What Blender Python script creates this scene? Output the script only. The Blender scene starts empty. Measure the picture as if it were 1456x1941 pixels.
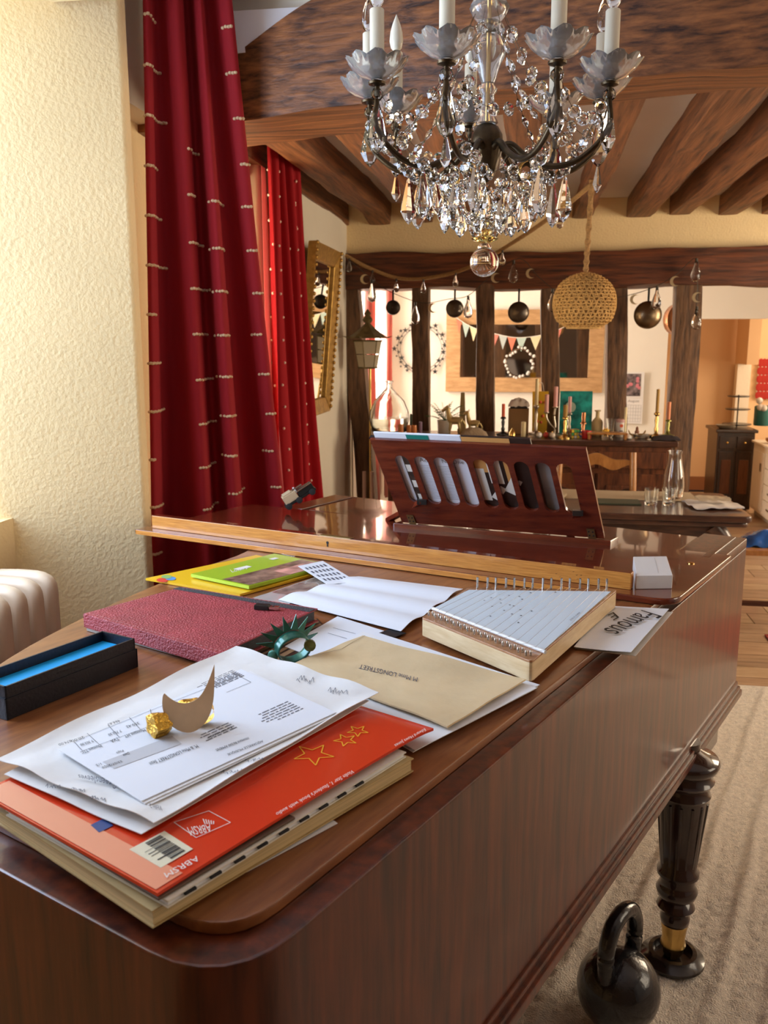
import bpy, bmesh, math, random
from mathutils import Vector as V, Matrix, Euler, noise as mn

random.seed(7)
SC = bpy.context.scene
COL = SC.collection
PI = math.pi
# ------------------------------------------------------------------ camera
CAM_H, FPX, HOR, VPX = 1.53, 1680.0, 650.0, 997.0
TH = math.atan((970.5 - HOR) / FPX)
YAW = math.atan((VPX - 728) / math.hypot(FPX, 970.5 - HOR))
cd = bpy.data.cameras.new('camera')
cam = bpy.data.objects.new('camera', cd)
COL.objects.link(cam)
cam.location = (0, 0, CAM_H)
cam.rotation_euler = (PI / 2 - TH, 0, YAW)
cd.sensor_fit = 'VERTICAL'
cd.sensor_height = 36
cd.lens = FPX / 1941 * 36
cd.clip_start = 0.02
cd.dof.use_dof = True
cd.dof.focus_distance = 1.55
cd.dof.aperture_fstop = 10.0
SC.camera = cam
# ------------------------------------------------------------------ world, lights, exposure
w = bpy.data.worlds.new('daylight')
SC.world = w
w.use_nodes = True
w.node_tree.nodes['Background'].inputs[0].default_value = (0.80, 0.88, 1.0, 1)
w.node_tree.nodes['Background'].inputs[1].default_value = 0.5
SC.view_settings.view_transform = 'Standard'
SC.view_settings.look = 'None'
SC.view_settings.gamma = 1
SC.view_settings.exposure = 0.5
SC.cycles.use_denoising = True
SC.cycles.max_bounces = 12
SC.cycles.adaptive_threshold = 0.02
SC.cycles.transmission_bounces = 10
SC.cycles.transparent_max_bounces = 12
SC.cycles.glossy_bounces = 5
SC.cycles.diffuse_bounces = 5
SC.cycles.caustics_refractive = False
SC.cycles.caustics_reflective = False
SC.cycles.sample_clamp_indirect = 6

def area(name, loc, target, sx, sy, energy, col):
    l = bpy.data.lights.new(name, 'AREA')
    l.shape = 'RECTANGLE'
    l.size, l.size_y = sx, sy
    l.energy = energy
    l.color = col
    o = bpy.data.objects.new(name, l)
    COL.objects.link(o)
    o.location = loc
    d = V(target) - V(loc)
    o.rotation_euler = d.to_track_quat('-Z', 'Y').to_euler()
    return o

COOL = (0.56, 0.73, 1.0)
WARM = (1.0, 0.80, 0.56)
area('daylight_near_window', (-1.80, 1.50, 1.75), (0.5, 2.0, 1.30), 1.35, 1.3, 48, COOL)
area('daylight_curtain_window', (-1.70, 3.36, 1.45), (0, 3.5, 1.6), .6, 1.5, 34, (1.0, 0.86, 0.62))
area('daylight_dining_window', (-1.50, 6.75, 1.45), (0.5, 6.9, 1.4), 1.0, 1.3, 85, (1.0, 0.90, 0.76))
area('daylight_east_window', (3.40, 1.9, 1.55), (0, 3.0, 2.2), 1.4, 1.4, 17, WARM)
area('added_fill_east_far', (3.40, 4.6, 1.55), (-1.0, 4.6, 1.9), 1.4, 1.4, 60, WARM)  # made-up window light, added to brighten the far left wall
area('added_fill_kitchen', (3.80, 8.6, 1.5), (1.5, 8.8, 1.1), 1.1, 1.1, 40, (1.0, 0.76, 0.50))  # unseen source, added to light the kitchen warmly

# ------------------------------------------------------------------ pixel -> place
_fw = V((-math.sin(YAW) * math.cos(TH), math.cos(YAW) * math.cos(TH), -math.sin(TH)))
_rt = V((math.cos(YAW), math.sin(YAW), 0))
_up = _rt.cross(_fw)
_o = V((0, 0, CAM_H))
def ray(x, y): return _fw * FPX + _rt * (x - 728) - _up * (y - 970.5)
def Zp(x, y, z=1.0):
    r = ray(x, y); return _o + r * ((z - CAM_H) / r.z)
def Yp(x, y, d):
    r = ray(x, y); return _o + r * (d / r.y)
def Xp(x, y, d):
    r = ray(x, y); return _o + r * (d / r.x)
def mpp(p):                                   # metres per pixel at a point
    return (V(p) - _o).dot(_fw) / FPX

# ------------------------------------------------------------------ materials
def _nt(name):
    m = bpy.data.materials.new(name); m.use_nodes = True
    nt = m.node_tree
    return m, nt, nt.nodes['Principled BSDF']
def _set(b, **k):
    for n, v in k.items():
        n = n.replace('_', ' ')
        if n in b.inputs:
            if isinstance(v, tuple) and len(v) == 3: v = v + (1,)
            b.inputs[n].default_value = v
MATS = {}
def mat(name, col, rough=0.5, metal=0.0, coat=0.0, trans=0.0, ior=1.45, var=0.0, vscale=8.0, bump=0.0, bscale=60.0, stretch=(1, 1, 1), sheen=0.0, emit=0, detail=3, sss=0):
    if name in MATS: return MATS[name]
    m, nt, b = _nt(name)
    _set(b, Base_Color=tuple(col), Roughness=rough, Metallic=metal, IOR=ior)
    b.inputs['Coat Weight'].default_value = coat
    b.inputs['Coat Roughness'].default_value = 0.06
    b.inputs['Transmission Weight'].default_value = trans
    b.inputs['Sheen Weight'].default_value = sheen
    if emit:
        b.inputs['Emission Color'].default_value = tuple(col) + (1,)
        b.inputs['Emission Strength'].default_value = emit
    if var or bump:
        tc = nt.nodes.new('ShaderNodeTexCoord'); mp = nt.nodes.new('ShaderNodeMapping')
        mp.inputs['Scale'].default_value = stretch
        nt.links.new(tc.outputs['Object'], mp.inputs[0])
        if var:
            nz = nt.nodes.new('ShaderNodeTexNoise'); nz.inputs['Scale'].default_value = vscale; nz.inputs['Detail'].default_value = detail
            nt.links.new(mp.outputs[0], nz.inputs['Vector'])
            cr = nt.nodes.new('ShaderNodeValToRGB')
            cr.color_ramp.elements[0].position = .3; cr.color_ramp.elements[1].position = .72
            cr.color_ramp.elements[0].color = tuple(max(0, c * (1 - var)) for c in col) + (1,)
            cr.color_ramp.elements[1].color = tuple(min(1, c * (1 + var)) for c in col) + (1,)
            nt.links.new(nz.outputs['Fac'], cr.inputs[0]); nt.links.new(cr.outputs[0], b.inputs['Base Color'])
        if bump:
            n2 = nt.nodes.new('ShaderNodeTexNoise'); n2.inputs['Scale'].default_value = bscale; n2.inputs['Detail'].default_value = 4
            nt.links.new(mp.outputs[0], n2.inputs['Vector'])
            bp = nt.nodes.new('ShaderNodeBump'); bp.inputs['Strength'].default_value = bump; bp.inputs['Distance'].default_value = .01
            nt.links.new(n2.outputs['Fac'], bp.inputs['Height']); nt.links.new(bp.outputs[0], b.inputs['Normal'])
    MATS[name] = m
    return m
def wood(name, c1, c2, stretch=(1, 12, 12), scale=6.0, rough=0.35, coat=0.0, bump=0.05, rotz=0.0, figure=0.0, crough=.05):
    if name in MATS: return MATS[name]
    m, nt, b = _nt(name)
    tc = nt.nodes.new('ShaderNodeTexCoord')
    r0 = nt.nodes.new('ShaderNodeMapping'); r0.inputs['Rotation'].default_value = (0, 0, rotz)
    mp = nt.nodes.new('ShaderNodeMapping'); mp.inputs['Scale'].default_value = stretch
    nt.links.new(tc.outputs['Object'], r0.inputs[0]); nt.links.new(r0.outputs[0], mp.inputs[0])
    nz = nt.nodes.new('ShaderNodeTexNoise'); nz.inputs['Scale'].default_value = scale; nz.inputs['Detail'].default_value = 6
    nz.inputs['Roughness'].default_value = .6; nz.inputs['Distortion'].default_value = .2
    nt.links.new(mp.outputs[0], nz.inputs['Vector'])
    cr = nt.nodes.new('ShaderNodeValToRGB')
    cr.color_ramp.elements[0].position = .32; cr.color_ramp.elements[1].position = .70
    cr.color_ramp.elements[0].color = tuple(c1) + (1,); cr.color_ramp.elements[1].color = tuple(c2) + (1,)
    nt.links.new(nz.outputs['Fac'], cr.inputs[0]); nt.links.new(cr.outputs[0], b.inputs['Base Color'])
    b.inputs['Roughness'].default_value = rough
    b.inputs['Coat Weight'].default_value = coat
    b.inputs['Coat Roughness'].default_value = crough
    if bump:
        bp = nt.nodes.new('ShaderNodeBump'); bp.inputs['Strength'].default_value = bump; bp.inputs['Distance'].default_value = .01
        nt.links.new(nz.outputs['Fac'], bp.inputs['Height']); nt.links.new(bp.outputs[0], b.inputs['Normal'])
    MATS[name] = m
    return m
def glass(name, col=(1, 1, 1), rough=0.0, ior=1.5):
    return mat(name, col, rough=rough, trans=1.0, ior=ior)
def cloth(name, col, trans_col, var=.12, weight=.3, vscale=200):
    if name in MATS: return MATS[name]
    m, nt, b = _nt(name)
    _set(b, Base_Color=tuple(col), Roughness=.85)
    b.inputs['Sheen Weight'].default_value = .25
    b.inputs['Sheen Tint'].default_value = tuple(min(1, c * 1.3 + .02) for c in col) + (1,)
    t = nt.nodes.new('ShaderNodeBsdfTranslucent'); t.inputs[0].default_value = tuple(trans_col) + (1,)
    mx = nt.nodes.new('ShaderNodeMixShader'); mx.inputs[0].default_value = weight
    out = nt.nodes['Material Output']
    nt.links.new(b.outputs[0], mx.inputs[1]); nt.links.new(t.outputs[0], mx.inputs[2]); nt.links.new(mx.outputs[0], out.inputs[0])
    tc = nt.nodes.new('ShaderNodeTexCoord'); nz = nt.nodes.new('ShaderNodeTexNoise'); nz.inputs['Scale'].default_value = vscale
    nt.links.new(tc.outputs['Object'], nz.inputs['Vector'])
    bp = nt.nodes.new('ShaderNodeBump'); bp.inputs['Strength'].default_value = var; bp.inputs['Distance'].default_value = .002
    nt.links.new(nz.outputs['Fac'], bp.inputs['Height']); nt.links.new(bp.outputs[0], b.inputs['Normal'])
    MATS[name] = m
    return m

# ------------------------------------------------------------------ object helpers
def wloc(o):
    p = V((0, 0, 0))
    while o is not None:
        p += o.location; o = o.parent
    return p
def tag(o, label=None, cat=None, group=None, kind=None):
    if label: o['label'] = label
    if cat: o['category'] = cat
    if group: o['group'] = group
    if kind: o['kind'] = kind
    return o
def thing(name, label, cat, loc, group=None):
    o = bpy.data.objects.new(name, None); COL.objects.link(o)
    o.empty_display_size = .05
    o.location = loc
    return tag(o, label, cat, group)
class MB:
    def __init__(s): s.v, s.f = [], []
    def add(s, vs, fs):
        n = len(s.v); s.v += [V(p) for p in vs]; s.f += [tuple(i + n for i in f) for f in fs]; return s
    def box(s, c, d, rz=0.0, M=None):
        x, y, z = d[0] / 2, d[1] / 2, d[2] / 2
        R = M if M is not None else Matrix.Rotation(rz, 3, 'Z')
        vs = [V(c) + R @ V((sx * x, sy * y, sz * z)) for sz in (-1, 1) for sx, sy in ((-1, -1), (1, -1), (1, 1), (-1, 1))]
        return s.add(vs, [(3, 2, 1, 0), (4, 5, 6, 7), (0, 1, 5, 4), (1, 2, 6, 5), (2, 3, 7, 6), (3, 0, 4, 7)])
    def hexa(s, b, t):                        # bottom 4, top 4 corners
        return s.add(list(b) + list(t), [(3, 2, 1, 0), (4, 5, 6, 7), (0, 1, 5, 4), (1, 2, 6, 5), (2, 3, 7, 6), (3, 0, 4, 7)])
    def prism(s, pts, z0, z1):                # plan polygon, ccw
        n = len(pts)
        vs = [(p[0], p[1], z0) for p in pts] + [(p[0], p[1], z1) for p in pts]
        return s.add(vs, [tuple(range(n - 1, -1, -1)), tuple(range(n, 2 * n))] + [(i, (i + 1) % n, (i + 1) % n + n, i + n) for i in range(n)])
    def extrude(s, pts, d):                   # any planar polygon, swept by d
        n = len(pts); d = V(d)
        return s.add([V(p) for p in pts] + [V(p) + d for p in pts], [tuple(range(n - 1, -1, -1)), tuple(range(n, 2 * n))] + [(i, (i + 1) % n, (i + 1) % n + n, i + n) for i in range(n)])
    def lathe(s, prof, c=(0, 0, 0), n=20, M=None, scallop=0, amp=0.0, cap=True):
        vs, fs = [], []
        for k, (r, z) in enumerate(prof):
            for i in range(n):
                a = 2 * PI * i / n
                rr = r * (1 + amp * math.cos(scallop * a)) if scallop else r
                p = V((rr * math.cos(a), rr * math.sin(a), z))
                if M is not None: p = M @ p
                vs.append(V(c) + p)
        for k in range(len(prof) - 1):
            for i in range(n):
                j = (i + 1) % n
                fs.append((k * n + i, k * n + j, (k + 1) * n + j, (k + 1) * n + i))
        if cap:
            fs.append(tuple(range(n - 1, -1, -1))); fs.append(tuple((len(prof) - 1) * n + i for i in range(n)))
        return s.add(vs, fs)
    def tube(s, pts, r, n=8, close=False):
        pts = [V(p) for p in pts]; m = len(pts)
        vs, fs = [], []
        up = V((0, 0, 1))
        for k, p in enumerate(pts):
            if close: t = pts[(k + 1) % m] - pts[k - 1]
            else: t = pts[min(k + 1, m - 1)] - pts[max(k - 1, 0)]
            if t.length < 1e-9: t = V((0, 0, 1))
            t.normalize()
            a = t.cross(up)
            if a.length < .05: a = t.cross(V((1, 0, 0)))
            a.normalize(); b = a.cross(t)
            rr = r[k] if isinstance(r, (list, tuple)) else r
            for i in range(n):
                q = 2 * PI * i / n
                vs.append(p + a * rr * math.cos(q) + b * rr * math.sin(q))
        for k in range(m if close else m - 1):
            k2 = (k + 1) % m
            for i in range(n):
                j = (i + 1) % n
                fs.append((k * n + i, k2 * n + i, k2 * n + j, k * n + j))
        if not close:
            fs.append(tuple(range(n))); fs.append(tuple((m - 1) * n + i for i in range(n - 1, -1, -1)))
        return s.add(vs, fs)
    def sphere(s, c, r, n=12, m=8, sc=(1, 1, 1)):
        prof = [(max(1e-4, r * math.sin(PI * k / m)), -r * math.cos(PI * k / m)) for k in range(m + 1)]
        return s.lathe(prof, c, n, Matrix.Diagonal(V(sc)))
    def grid(s, fn, nu, nv, th=None):         # fn(u,v)->V ; th: thickness vector or None
        vs = [fn(i / nu, j / nv) for j in range(nv + 1) for i in range(nu + 1)]
        W = nu + 1
        fs = [(j * W + i, j * W + i + 1, (j + 1) * W + i + 1, (j + 1) * W + i) for j in range(nv) for i in range(nu)]
        if th is not None:
            n = len(vs); vs = vs + [p + V(th) for p in vs]
            fs += [tuple(i + n for i in reversed(f)) for f in list(fs)]
            ed = [i for i in range(W)] + [j * W + nu for j in range(1, nv + 1)] + [nv * W + i for i in range(nu - 1, -1, -1)] + [j * W for j in range(nv - 1, 0, -1)]
            for k in range(len(ed)):
                a, b = ed[k], ed[(k + 1) % len(ed)]
                fs.append((b, a, a + n, b + n))
        return s.add(vs, fs)
    def petal(s, c, lobes=9, rim=.060):
        for i, p in enumerate(s.v):
            r = math.hypot(p.x, p.y); a = math.atan2(p.y, p.x); t = min(1, r / rim)
            k = 1 + .10 * t ** 3 * abs(math.cos(lobes * a / 2)) - .05 * t ** 3 + .025 * math.cos(30 * a) * t
            s.v[i] = V((p.x * k, p.y * k, p.z + .010 * t ** 4 * abs(math.cos(lobes * a / 2)))) + V(c)
        return s
    def noise(s, amp, scale, seed=0.0):
        for i, p in enumerate(s.v):
            q = p * scale + V((seed, seed * 2, seed * 3))
            s.v[i] = p + mn.noise_vector(q) * amp
        return s
    def build(s, name, m, parent=None, smooth=True, bevel=0.0, seg=2, sub=0, loc=None, angle=40):
        if loc is None:
            if parent is not None: loc = wloc(parent)
            else:
                lo = [min(p[i] for p in s.v) for i in range(3)]; hi = [max(p[i] for p in s.v) for i in range(3)]
                loc = V(((lo[0] + hi[0]) / 2, (lo[1] + hi[1]) / 2, lo[2]))
        loc = V(loc)
        me = bpy.data.meshes.new(name)
        me.from_pydata([tuple(p - loc) for p in s.v], [], s.f)
        me.validate()
        bm = bmesh.new(); bm.from_mesh(me)
        bmesh.ops.recalc_face_normals(bm, faces=bm.faces)
        if bevel:
            es = [e for e in bm.edges if len(e.link_faces) == 2 and e.calc_face_angle(0) > math.radians(30)]
            bmesh.ops.bevel(bm, geom=es, offset=bevel, segments=seg, affect='EDGES', profile=.5, clamp_overlap=True)
        bm.to_mesh(me); bm.free()
        if smooth:
            me.shade_smooth()
            try: me.set_sharp_from_angle(angle=math.radians(angle))
            except Exception: pass
        if isinstance(m, (list, tuple)):
            for q in m: me.materials.append(q)
        else: me.materials.append(m)
        o = bpy.data.objects.new(name, me); COL.objects.link(o)
        if parent is not None:
            o.parent = parent; o.location = loc - wloc(parent)
        else: o.location = loc
        if bevel:
            md = o.modifiers.new('w', 'WEIGHTED_NORMAL'); md.keep_sharp = True; md.weight = 100
        if sub:
            md = o.modifiers.new('s', 'SUBSURF'); md.levels = sub; md.render_levels = sub
        return o
def struct(name, mb, m, parent=None, smooth=False, bevel=0.0):
    o = mb.build(name, m, parent, smooth=smooth, bevel=bevel)
    if parent is None: o['kind'] = 'structure'
    return o
def inst(src, name, parent, loc, rot=None, scale=None):   # copy sharing mesh data, loc in world
    o = src.copy(); o.name = name; COL.objects.link(o)
    for k in list(o.keys()):
        if k in ('label', 'category', 'group', 'kind'): del o[k]
    o.parent = parent
    o.location = V(loc) - (wloc(parent) if parent is not None else V((0, 0, 0)))
    if rot is not None: o.rotation_euler = rot
    if scale is not None: o.scale = scale if hasattr(scale, '__len__') else (scale,) * 3
    return o
def smoothline(pts, n=8):                     # catmull-rom
    pts = [V(p) for p in pts]; out = []
    for i in range(len(pts) - 1):
        p0, p1, p2, p3 = pts[max(i - 1, 0)], pts[i], pts[i + 1], pts[min(i + 2, len(pts) - 1)]
        for k in range(n):
            t = k / n
            out.append(.5 * ((2 * p1) + (p2 - p0) * t + (2 * p0 - 5 * p1 + 4 * p2 - p3) * t * t + (3 * p1 - p0 - 3 * p2 + p3) * t ** 3))
    out.append(pts[-1])
    return out
# --- lettering as flat print
_TX = {}
def textmesh(s):
    if s in _TX: return _TX[s]
    c = bpy.data.curves.new('t', 'FONT'); c.body = s; c.size = 1; c.resolution_u = 2
    o = bpy.data.objects.new('t', c); COL.objects.link(o)
    me = bpy.data.meshes.new_from_object(o.evaluated_get(bpy.context.evaluated_depsgraph_get()))
    vs = [(p.co.x, p.co.y) for p in me.vertices]; fs = [tuple(p.vertices) for p in me.polygons]
    bpy.data.objects.remove(o); bpy.data.meshes.remove(me); bpy.data.curves.remove(c)
    _TX[s] = (vs, fs); return _TX[s]
class Sheet:
    """a paper quad: P(u,v) on its top surface; corners = reading-frame bottom-left, bottom-right, top-right, top-left"""
    def __init__(s, c, curl=None, lift=0.0):
        s.c = [V(p) for p in c]; s.curl = curl
        s.lu = ((s.c[1] - s.c[0]).length + (s.c[2] - s.c[3]).length) / 2
        s.lv = ((s.c[3] - s.c[0]).length + (s.c[2] - s.c[1]).length) / 2
        s.n = (s.c[1] - s.c[0]).cross(s.c[3] - s.c[0]).normalized()
    def P(s, u, v, h=0.0):
        a, b, c, d = s.c
        p = a * ((1 - u) * (1 - v)) + b * (u * (1 - v)) + c * (u * v) + d * ((1 - u) * v)
        if s.curl: p = p + s.n * s.curl(u, v)
        return p + s.n * h
    def build(s, name, m, th=.0008, parent=None, n=(10, 10), **k):
        return MB().grid(lambda u, v: s.P(u, v), n[0], n[1], -s.n * th).build(name, m, parent, angle=50, **k)
    def text(s, mb, t, u, v, h, sx=1.0, rot=0.0, lift=.0005):
        vs, fs = textmesh(t); c, q = math.cos(rot), math.sin(rot)
        mb.add([s.P(u + (x * sx * c - y * q) * h / s.lu, v + (x * sx * q + y * c) * h / s.lv, lift) for x, y in vs], fs)
    def rect(s, mb, u0, v0, u1, v1, lift=.0004, n=4):
        mb.grid(lambda a, b: s.P(u0 + (u1 - u0) * a, v0 + (v1 - v0) * b, lift), n, n)
    def line(s, mb, pts, w, lift=.0005, close=False):
        if close: pts = list(pts) + [pts[0]]
        for (u0, v0), (u1, v1) in zip(pts[:-1], pts[1:]):
            du, dv = (u1 - u0) * s.lu, (v1 - v0) * s.lv
            l = math.hypot(du, dv) or 1e-6
            nu, nv = -dv / l * w / 2 / s.lu, du / l * w / 2 / s.lv
            k = max(1, int(l / .04))
            for i in range(k):
                a, b = i / k, (i + 1) / k
                A = (u0 + (u1 - u0) * a, v0 + (v1 - v0) * a); B = (u0 + (u1 - u0) * b, v0 + (v1 - v0) * b)
                mb.add([s.P(A[0] - nu, A[1] - nv, lift), s.P(B[0] - nu, B[1] - nv, lift), s.P(B[0] + nu, B[1] + nv, lift), s.P(A[0] + nu, A[1] + nv, lift)], [(0, 1, 2, 3)])
# ------------------------------------------------------------------ palette
PLASTER = mat('cream_plaster', (.91, .72, .41), rough=.9, var=.05, vscale=3, bump=.32, bscale=85)
PLASTER2 = mat('smooth_cream_plaster', (.80, .73, .60), rough=.9, var=.04, vscale=2, bump=.2, bscale=30)
CEIL = mat('ceiling_plaster', (.86, .82, .82), rough=.95, var=.04, vscale=2, bump=.15, bscale=18)
WHITEWALL = mat('white_wall', (.84, .78, .68), rough=.9, var=.03, vscale=2, bump=.1, bscale=25)
TANWALL = mat('tan_wall', (.70, .47, .27), rough=.9, var=.05, vscale=1.5)
OLDOAK = wood('old_oak', (.030, .008, .003), (.38, .135, .038), stretch=(.35, 15, 15), scale=3.5, rough=.5, bump=.35)
OLDOAKY = wood('old_oak_joist', (.07, .026, .011), (.33, .125, .045), stretch=(11, .5, 11), scale=5, rough=.55, bump=.35)
OLDOAKZ = wood('old_oak_post', (.05, .024, .012), (.22, .11, .05), stretch=(9, 9, 1.2), scale=5, rough=.6, bump=.5)
LINTEL = wood('dark_oak_lintel', (.020, .006, .003), (.20, .055, .016), stretch=(.5, 10, 10), scale=5, rough=.5, bump=.4)
BLACKM = mat('black_iron', (.012, .011, .010), rough=.35, metal=.0, coat=.3)
BRASS = mat('brass', (.72, .48, .16), rough=.25, metal=1)
GILT = mat('gilt', (.50, .30, .08), rough=.42, metal=.75, bump=.3, bscale=120, var=.25, vscale=40)
INK = mat('ink', (.012, .012, .014), rough=.6)
WINFRAME = mat('window_paint', (.85, .82, .75), rough=.5)
PANE = glass('window_glass')
ROPE = mat('rope', (.46, .27, .11), rough=.9, bump=.8, bscale=90, var=.2, vscale=60, stretch=(1, 1, 3))
CLEAR = glass('clear_glass', (.97, .99, .98))

# ------------------------------------------------------------------ structure
WL = -1.17
YT = 5.9                      # timber partition
YB = 7.6                      # wall of the dining recess behind it
def wall_x(name, x0, x1, y0, y1, z0, z1, holes, m):      # wall in a y-z plane, holes (ya,yb,za,zb)
    mb = MB(); y = y0
    for (a, b, c, d) in sorted(holes):
        if a > y: mb.box(((x0 + x1) / 2, (y + a) / 2, (z0 + z1) / 2), (x1 - x0, a - y, z1 - z0))
        if c > z0: mb.box(((x0 + x1) / 2, (a + b) / 2, (z0 + c) / 2), (x1 - x0, b - a, c - z0))
        if d < z1: mb.box(((x0 + x1) / 2, (a + b) / 2, (d + z1) / 2), (x1 - x0, b - a, z1 - d))
        y = b
    if y < y1: mb.box(((x0 + x1) / 2, (y + y1) / 2, (z0 + z1) / 2), (x1 - x0, y1 - y, z1 - z0))
    return struct(name, mb, m)
def wall_y(name, y0, y1, x0, x1, z0, z1, holes, m):
    mb = MB(); x = x0
    for (a, b, c, d) in sorted(holes):
        if a > x: mb.box(((x + a) / 2, (y0 + y1) / 2, (z0 + z1) / 2), (a - x, y1 - y0, z1 - z0))
        if c > z0: mb.box(((a + b) / 2, (y0 + y1) / 2, (z0 + c) / 2), (b - a, y1 - y0, c - z0))
        if d < z1: mb.box(((a + b) / 2, (y0 + y1) / 2, (d + z1) / 2), (b - a, y1 - y0, z1 - d))
        x = b
    if x < x1: mb.box(((x + x1) / 2, (y0 + y1) / 2, (z0 + z1) / 2), (x1 - x, y1 - y0, z1 - z0))
    return struct(name, mb, m)
def window(name, plane, at, a0, a1, z0, z1, nmull=1, nbar=2):
    """painted frame with glazing bars and panes in a wall opening; plane 'x' or 'y'"""
    mb = MB()
    def bx(a, b, c, d, t=.05):
        if plane == 'x': mb.box((at, (a + b) / 2, (c + d) / 2), (t, b - a, d - c))
        else: mb.box(((a + b) / 2, at, (c + d) / 2), (b - a, t, d - c))
    f = .05
    bx(a0, a0 + f, z0, z1); bx(a1 - f, a1, z0, z1); bx(a0, a1, z0, z0 + f); bx(a0, a1, z1 - f, z1)
    for k in range(nmull):
        c = a0 + (a1 - a0) * (k + 1) / (nmull + 1); bx(c - .03, c + .03, z0, z1)
    for k in range(nbar):
        c = z0 + (z1 - z0) * (k + 1) / (nbar + 1); bx(a0, a1, c - .015, c + .015, .03)
    o = struct(name, mb, WINFRAME, bevel=.004)
    return o

FLOORM = mat('floor_base', (.20, .12, .07), rough=.7)
fl = struct('floor', MB().box((1.1, 4.2, -.06), (6.2, 12.6, .08)), FLOORM)
pm = [wood('floor_board_%d' % k, c1, c2, stretch=(1, 10, 10), scale=4, rough=.45, coat=.15, bump=.1) for k, (c1, c2) in enumerate((((.23, .13, .07), (.42, .27, .16)), ((.19, .11, .06), (.38, .24, .14)), ((.27, .17, .09), (.48, .33, .20))))]
struct('floor', MB().box((1.1, .8, -.021), (5.2, 5.5, .04)), pm[0])
y = 3.6; k = 0
while y < 9.4:
    wd = .15 + .05 * ((k * 7) % 3) / 2
    x0 = -1.2 + .5 * ((k * 5) % 4) / 4
    for a, b in ((-1.6, x0 + 1.1), (x0 + 1.1, x0 + 2.5), (x0 + 2.5, 3.9)):
        MB().box(((a + b) / 2, y + wd / 2, -.011), (b - a - .005, wd - .006, .022)).build('floorboard', pm[(k + int(b * 3)) % 3], fl, smooth=False)
    y += wd; k += 1
y = -1.7
# left wall: pieces round two window recesses
struct('wall_left', MB().box((-1.5, -.65, 1.31), (.66, 2.3, 2.62)), PLASTER)
struct('wall_left', MB().box((-1.60, 1.4, .52), (.34, 1.8, 1.04)), PLASTER)
struct('wall_left', MB().box((-1.5, 1.45, 2.52), (.66, 1.9, .2)), PLASTER)
B0 = Yp(272, 900, 2.5); B1 = Yp(222, 0, 2.5)
pier = [(-1.78, 2.12), (-1.56, 2.19), (B0.x, 2.5), (B0.x - .005, 2.555), (-1.27, 2.60), (-1.30, 3.10), (-1.78, 3.12)]
struct('wall_left', MB().prism(pier, 0, 2.64), PLASTER, smooth=True, bevel=.012)
struct('wall_left', MB().box((-1.62, 3.34, .3), (.3, .5, .6)), PLASTER2)
struct('wall_left', MB().box((-1.50, 3.25, 2.44), (.60, 1.3, .40)), PLASTER2)
struct('wall_left', MB().prism([(-1.80, 3.55), (-1.52, 3.62), (WL, 3.93), (WL, YT + .15), (-1.80, YT + .15)], 0, 2.64), PLASTER2, smooth=True, bevel=.02)
window('window_1', 'x', -1.66, .55, 2.28, 1.05, 2.42, 1, 2)
window('window_2', 'x', -1.58, 3.08, 3.64, .60, 2.24, 1, 3)
# far dining recess
wall_x('wall_left_dining', -1.45, -1.16, YT + .1, YB + .2, 0, 2.5, [(6.22, 7.28, .75, 2.12)], WHITEWALL)
window('window_3', 'x', -1.32, 6.22, 7.28, .75, 2.12, 1, 2)
ox = Yp(1263, 700, YB).x; oz = Yp(1390, 604, YB).z
wall_y('wall_back', YB, YB + .16, -1.4, 4.0, 0, 2.5, [(ox, 3.6, 0, oz)], WHITEWALL)
wall_y('wall_kitchen', 9.7, 9.85, .3, 4.0, 0, 2.6, [], TANWALL)
wall_x('wall_kitchen_side', .62, .78, YB + .16, 9.7, 0, 2.6, [], TANWALL)
wall_x('wall_kitchen_east', 3.8, 3.95, YB + .16, 9.85, 0, 2.6, [(8.0, 9.2, .9, 2.1)], TANWALL)
wall_x('wall_right', 3.3, 3.6, -2.0, YB + .1, 0, 2.66, [(1.15, 2.65, .85, 2.35), (3.85, 5.35, .85, 2.35)], PLASTER2)
window('window_5_added', 'x', 3.42, 3.85, 5.35, .85, 2.35, 1, 2)  # unseen window, added only to hold the far east fill light
window('window_4', 'x', 3.42, 1.15, 2.65, .85, 2.35, 1, 2)
wall_y('wall_rear', -2.0, -1.7, -1.8, 3.5, 0, 2.66, [], mat('brown_plaster', (.30, .20, .13), rough=.9))
# baseboard in the kitchen
struct('baseboard_kitchen', MB().box((2.0, 9.685, .07), (2.4, .03, .14)), mat('skirting', (.25, .10, .04), rough=.5))

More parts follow.
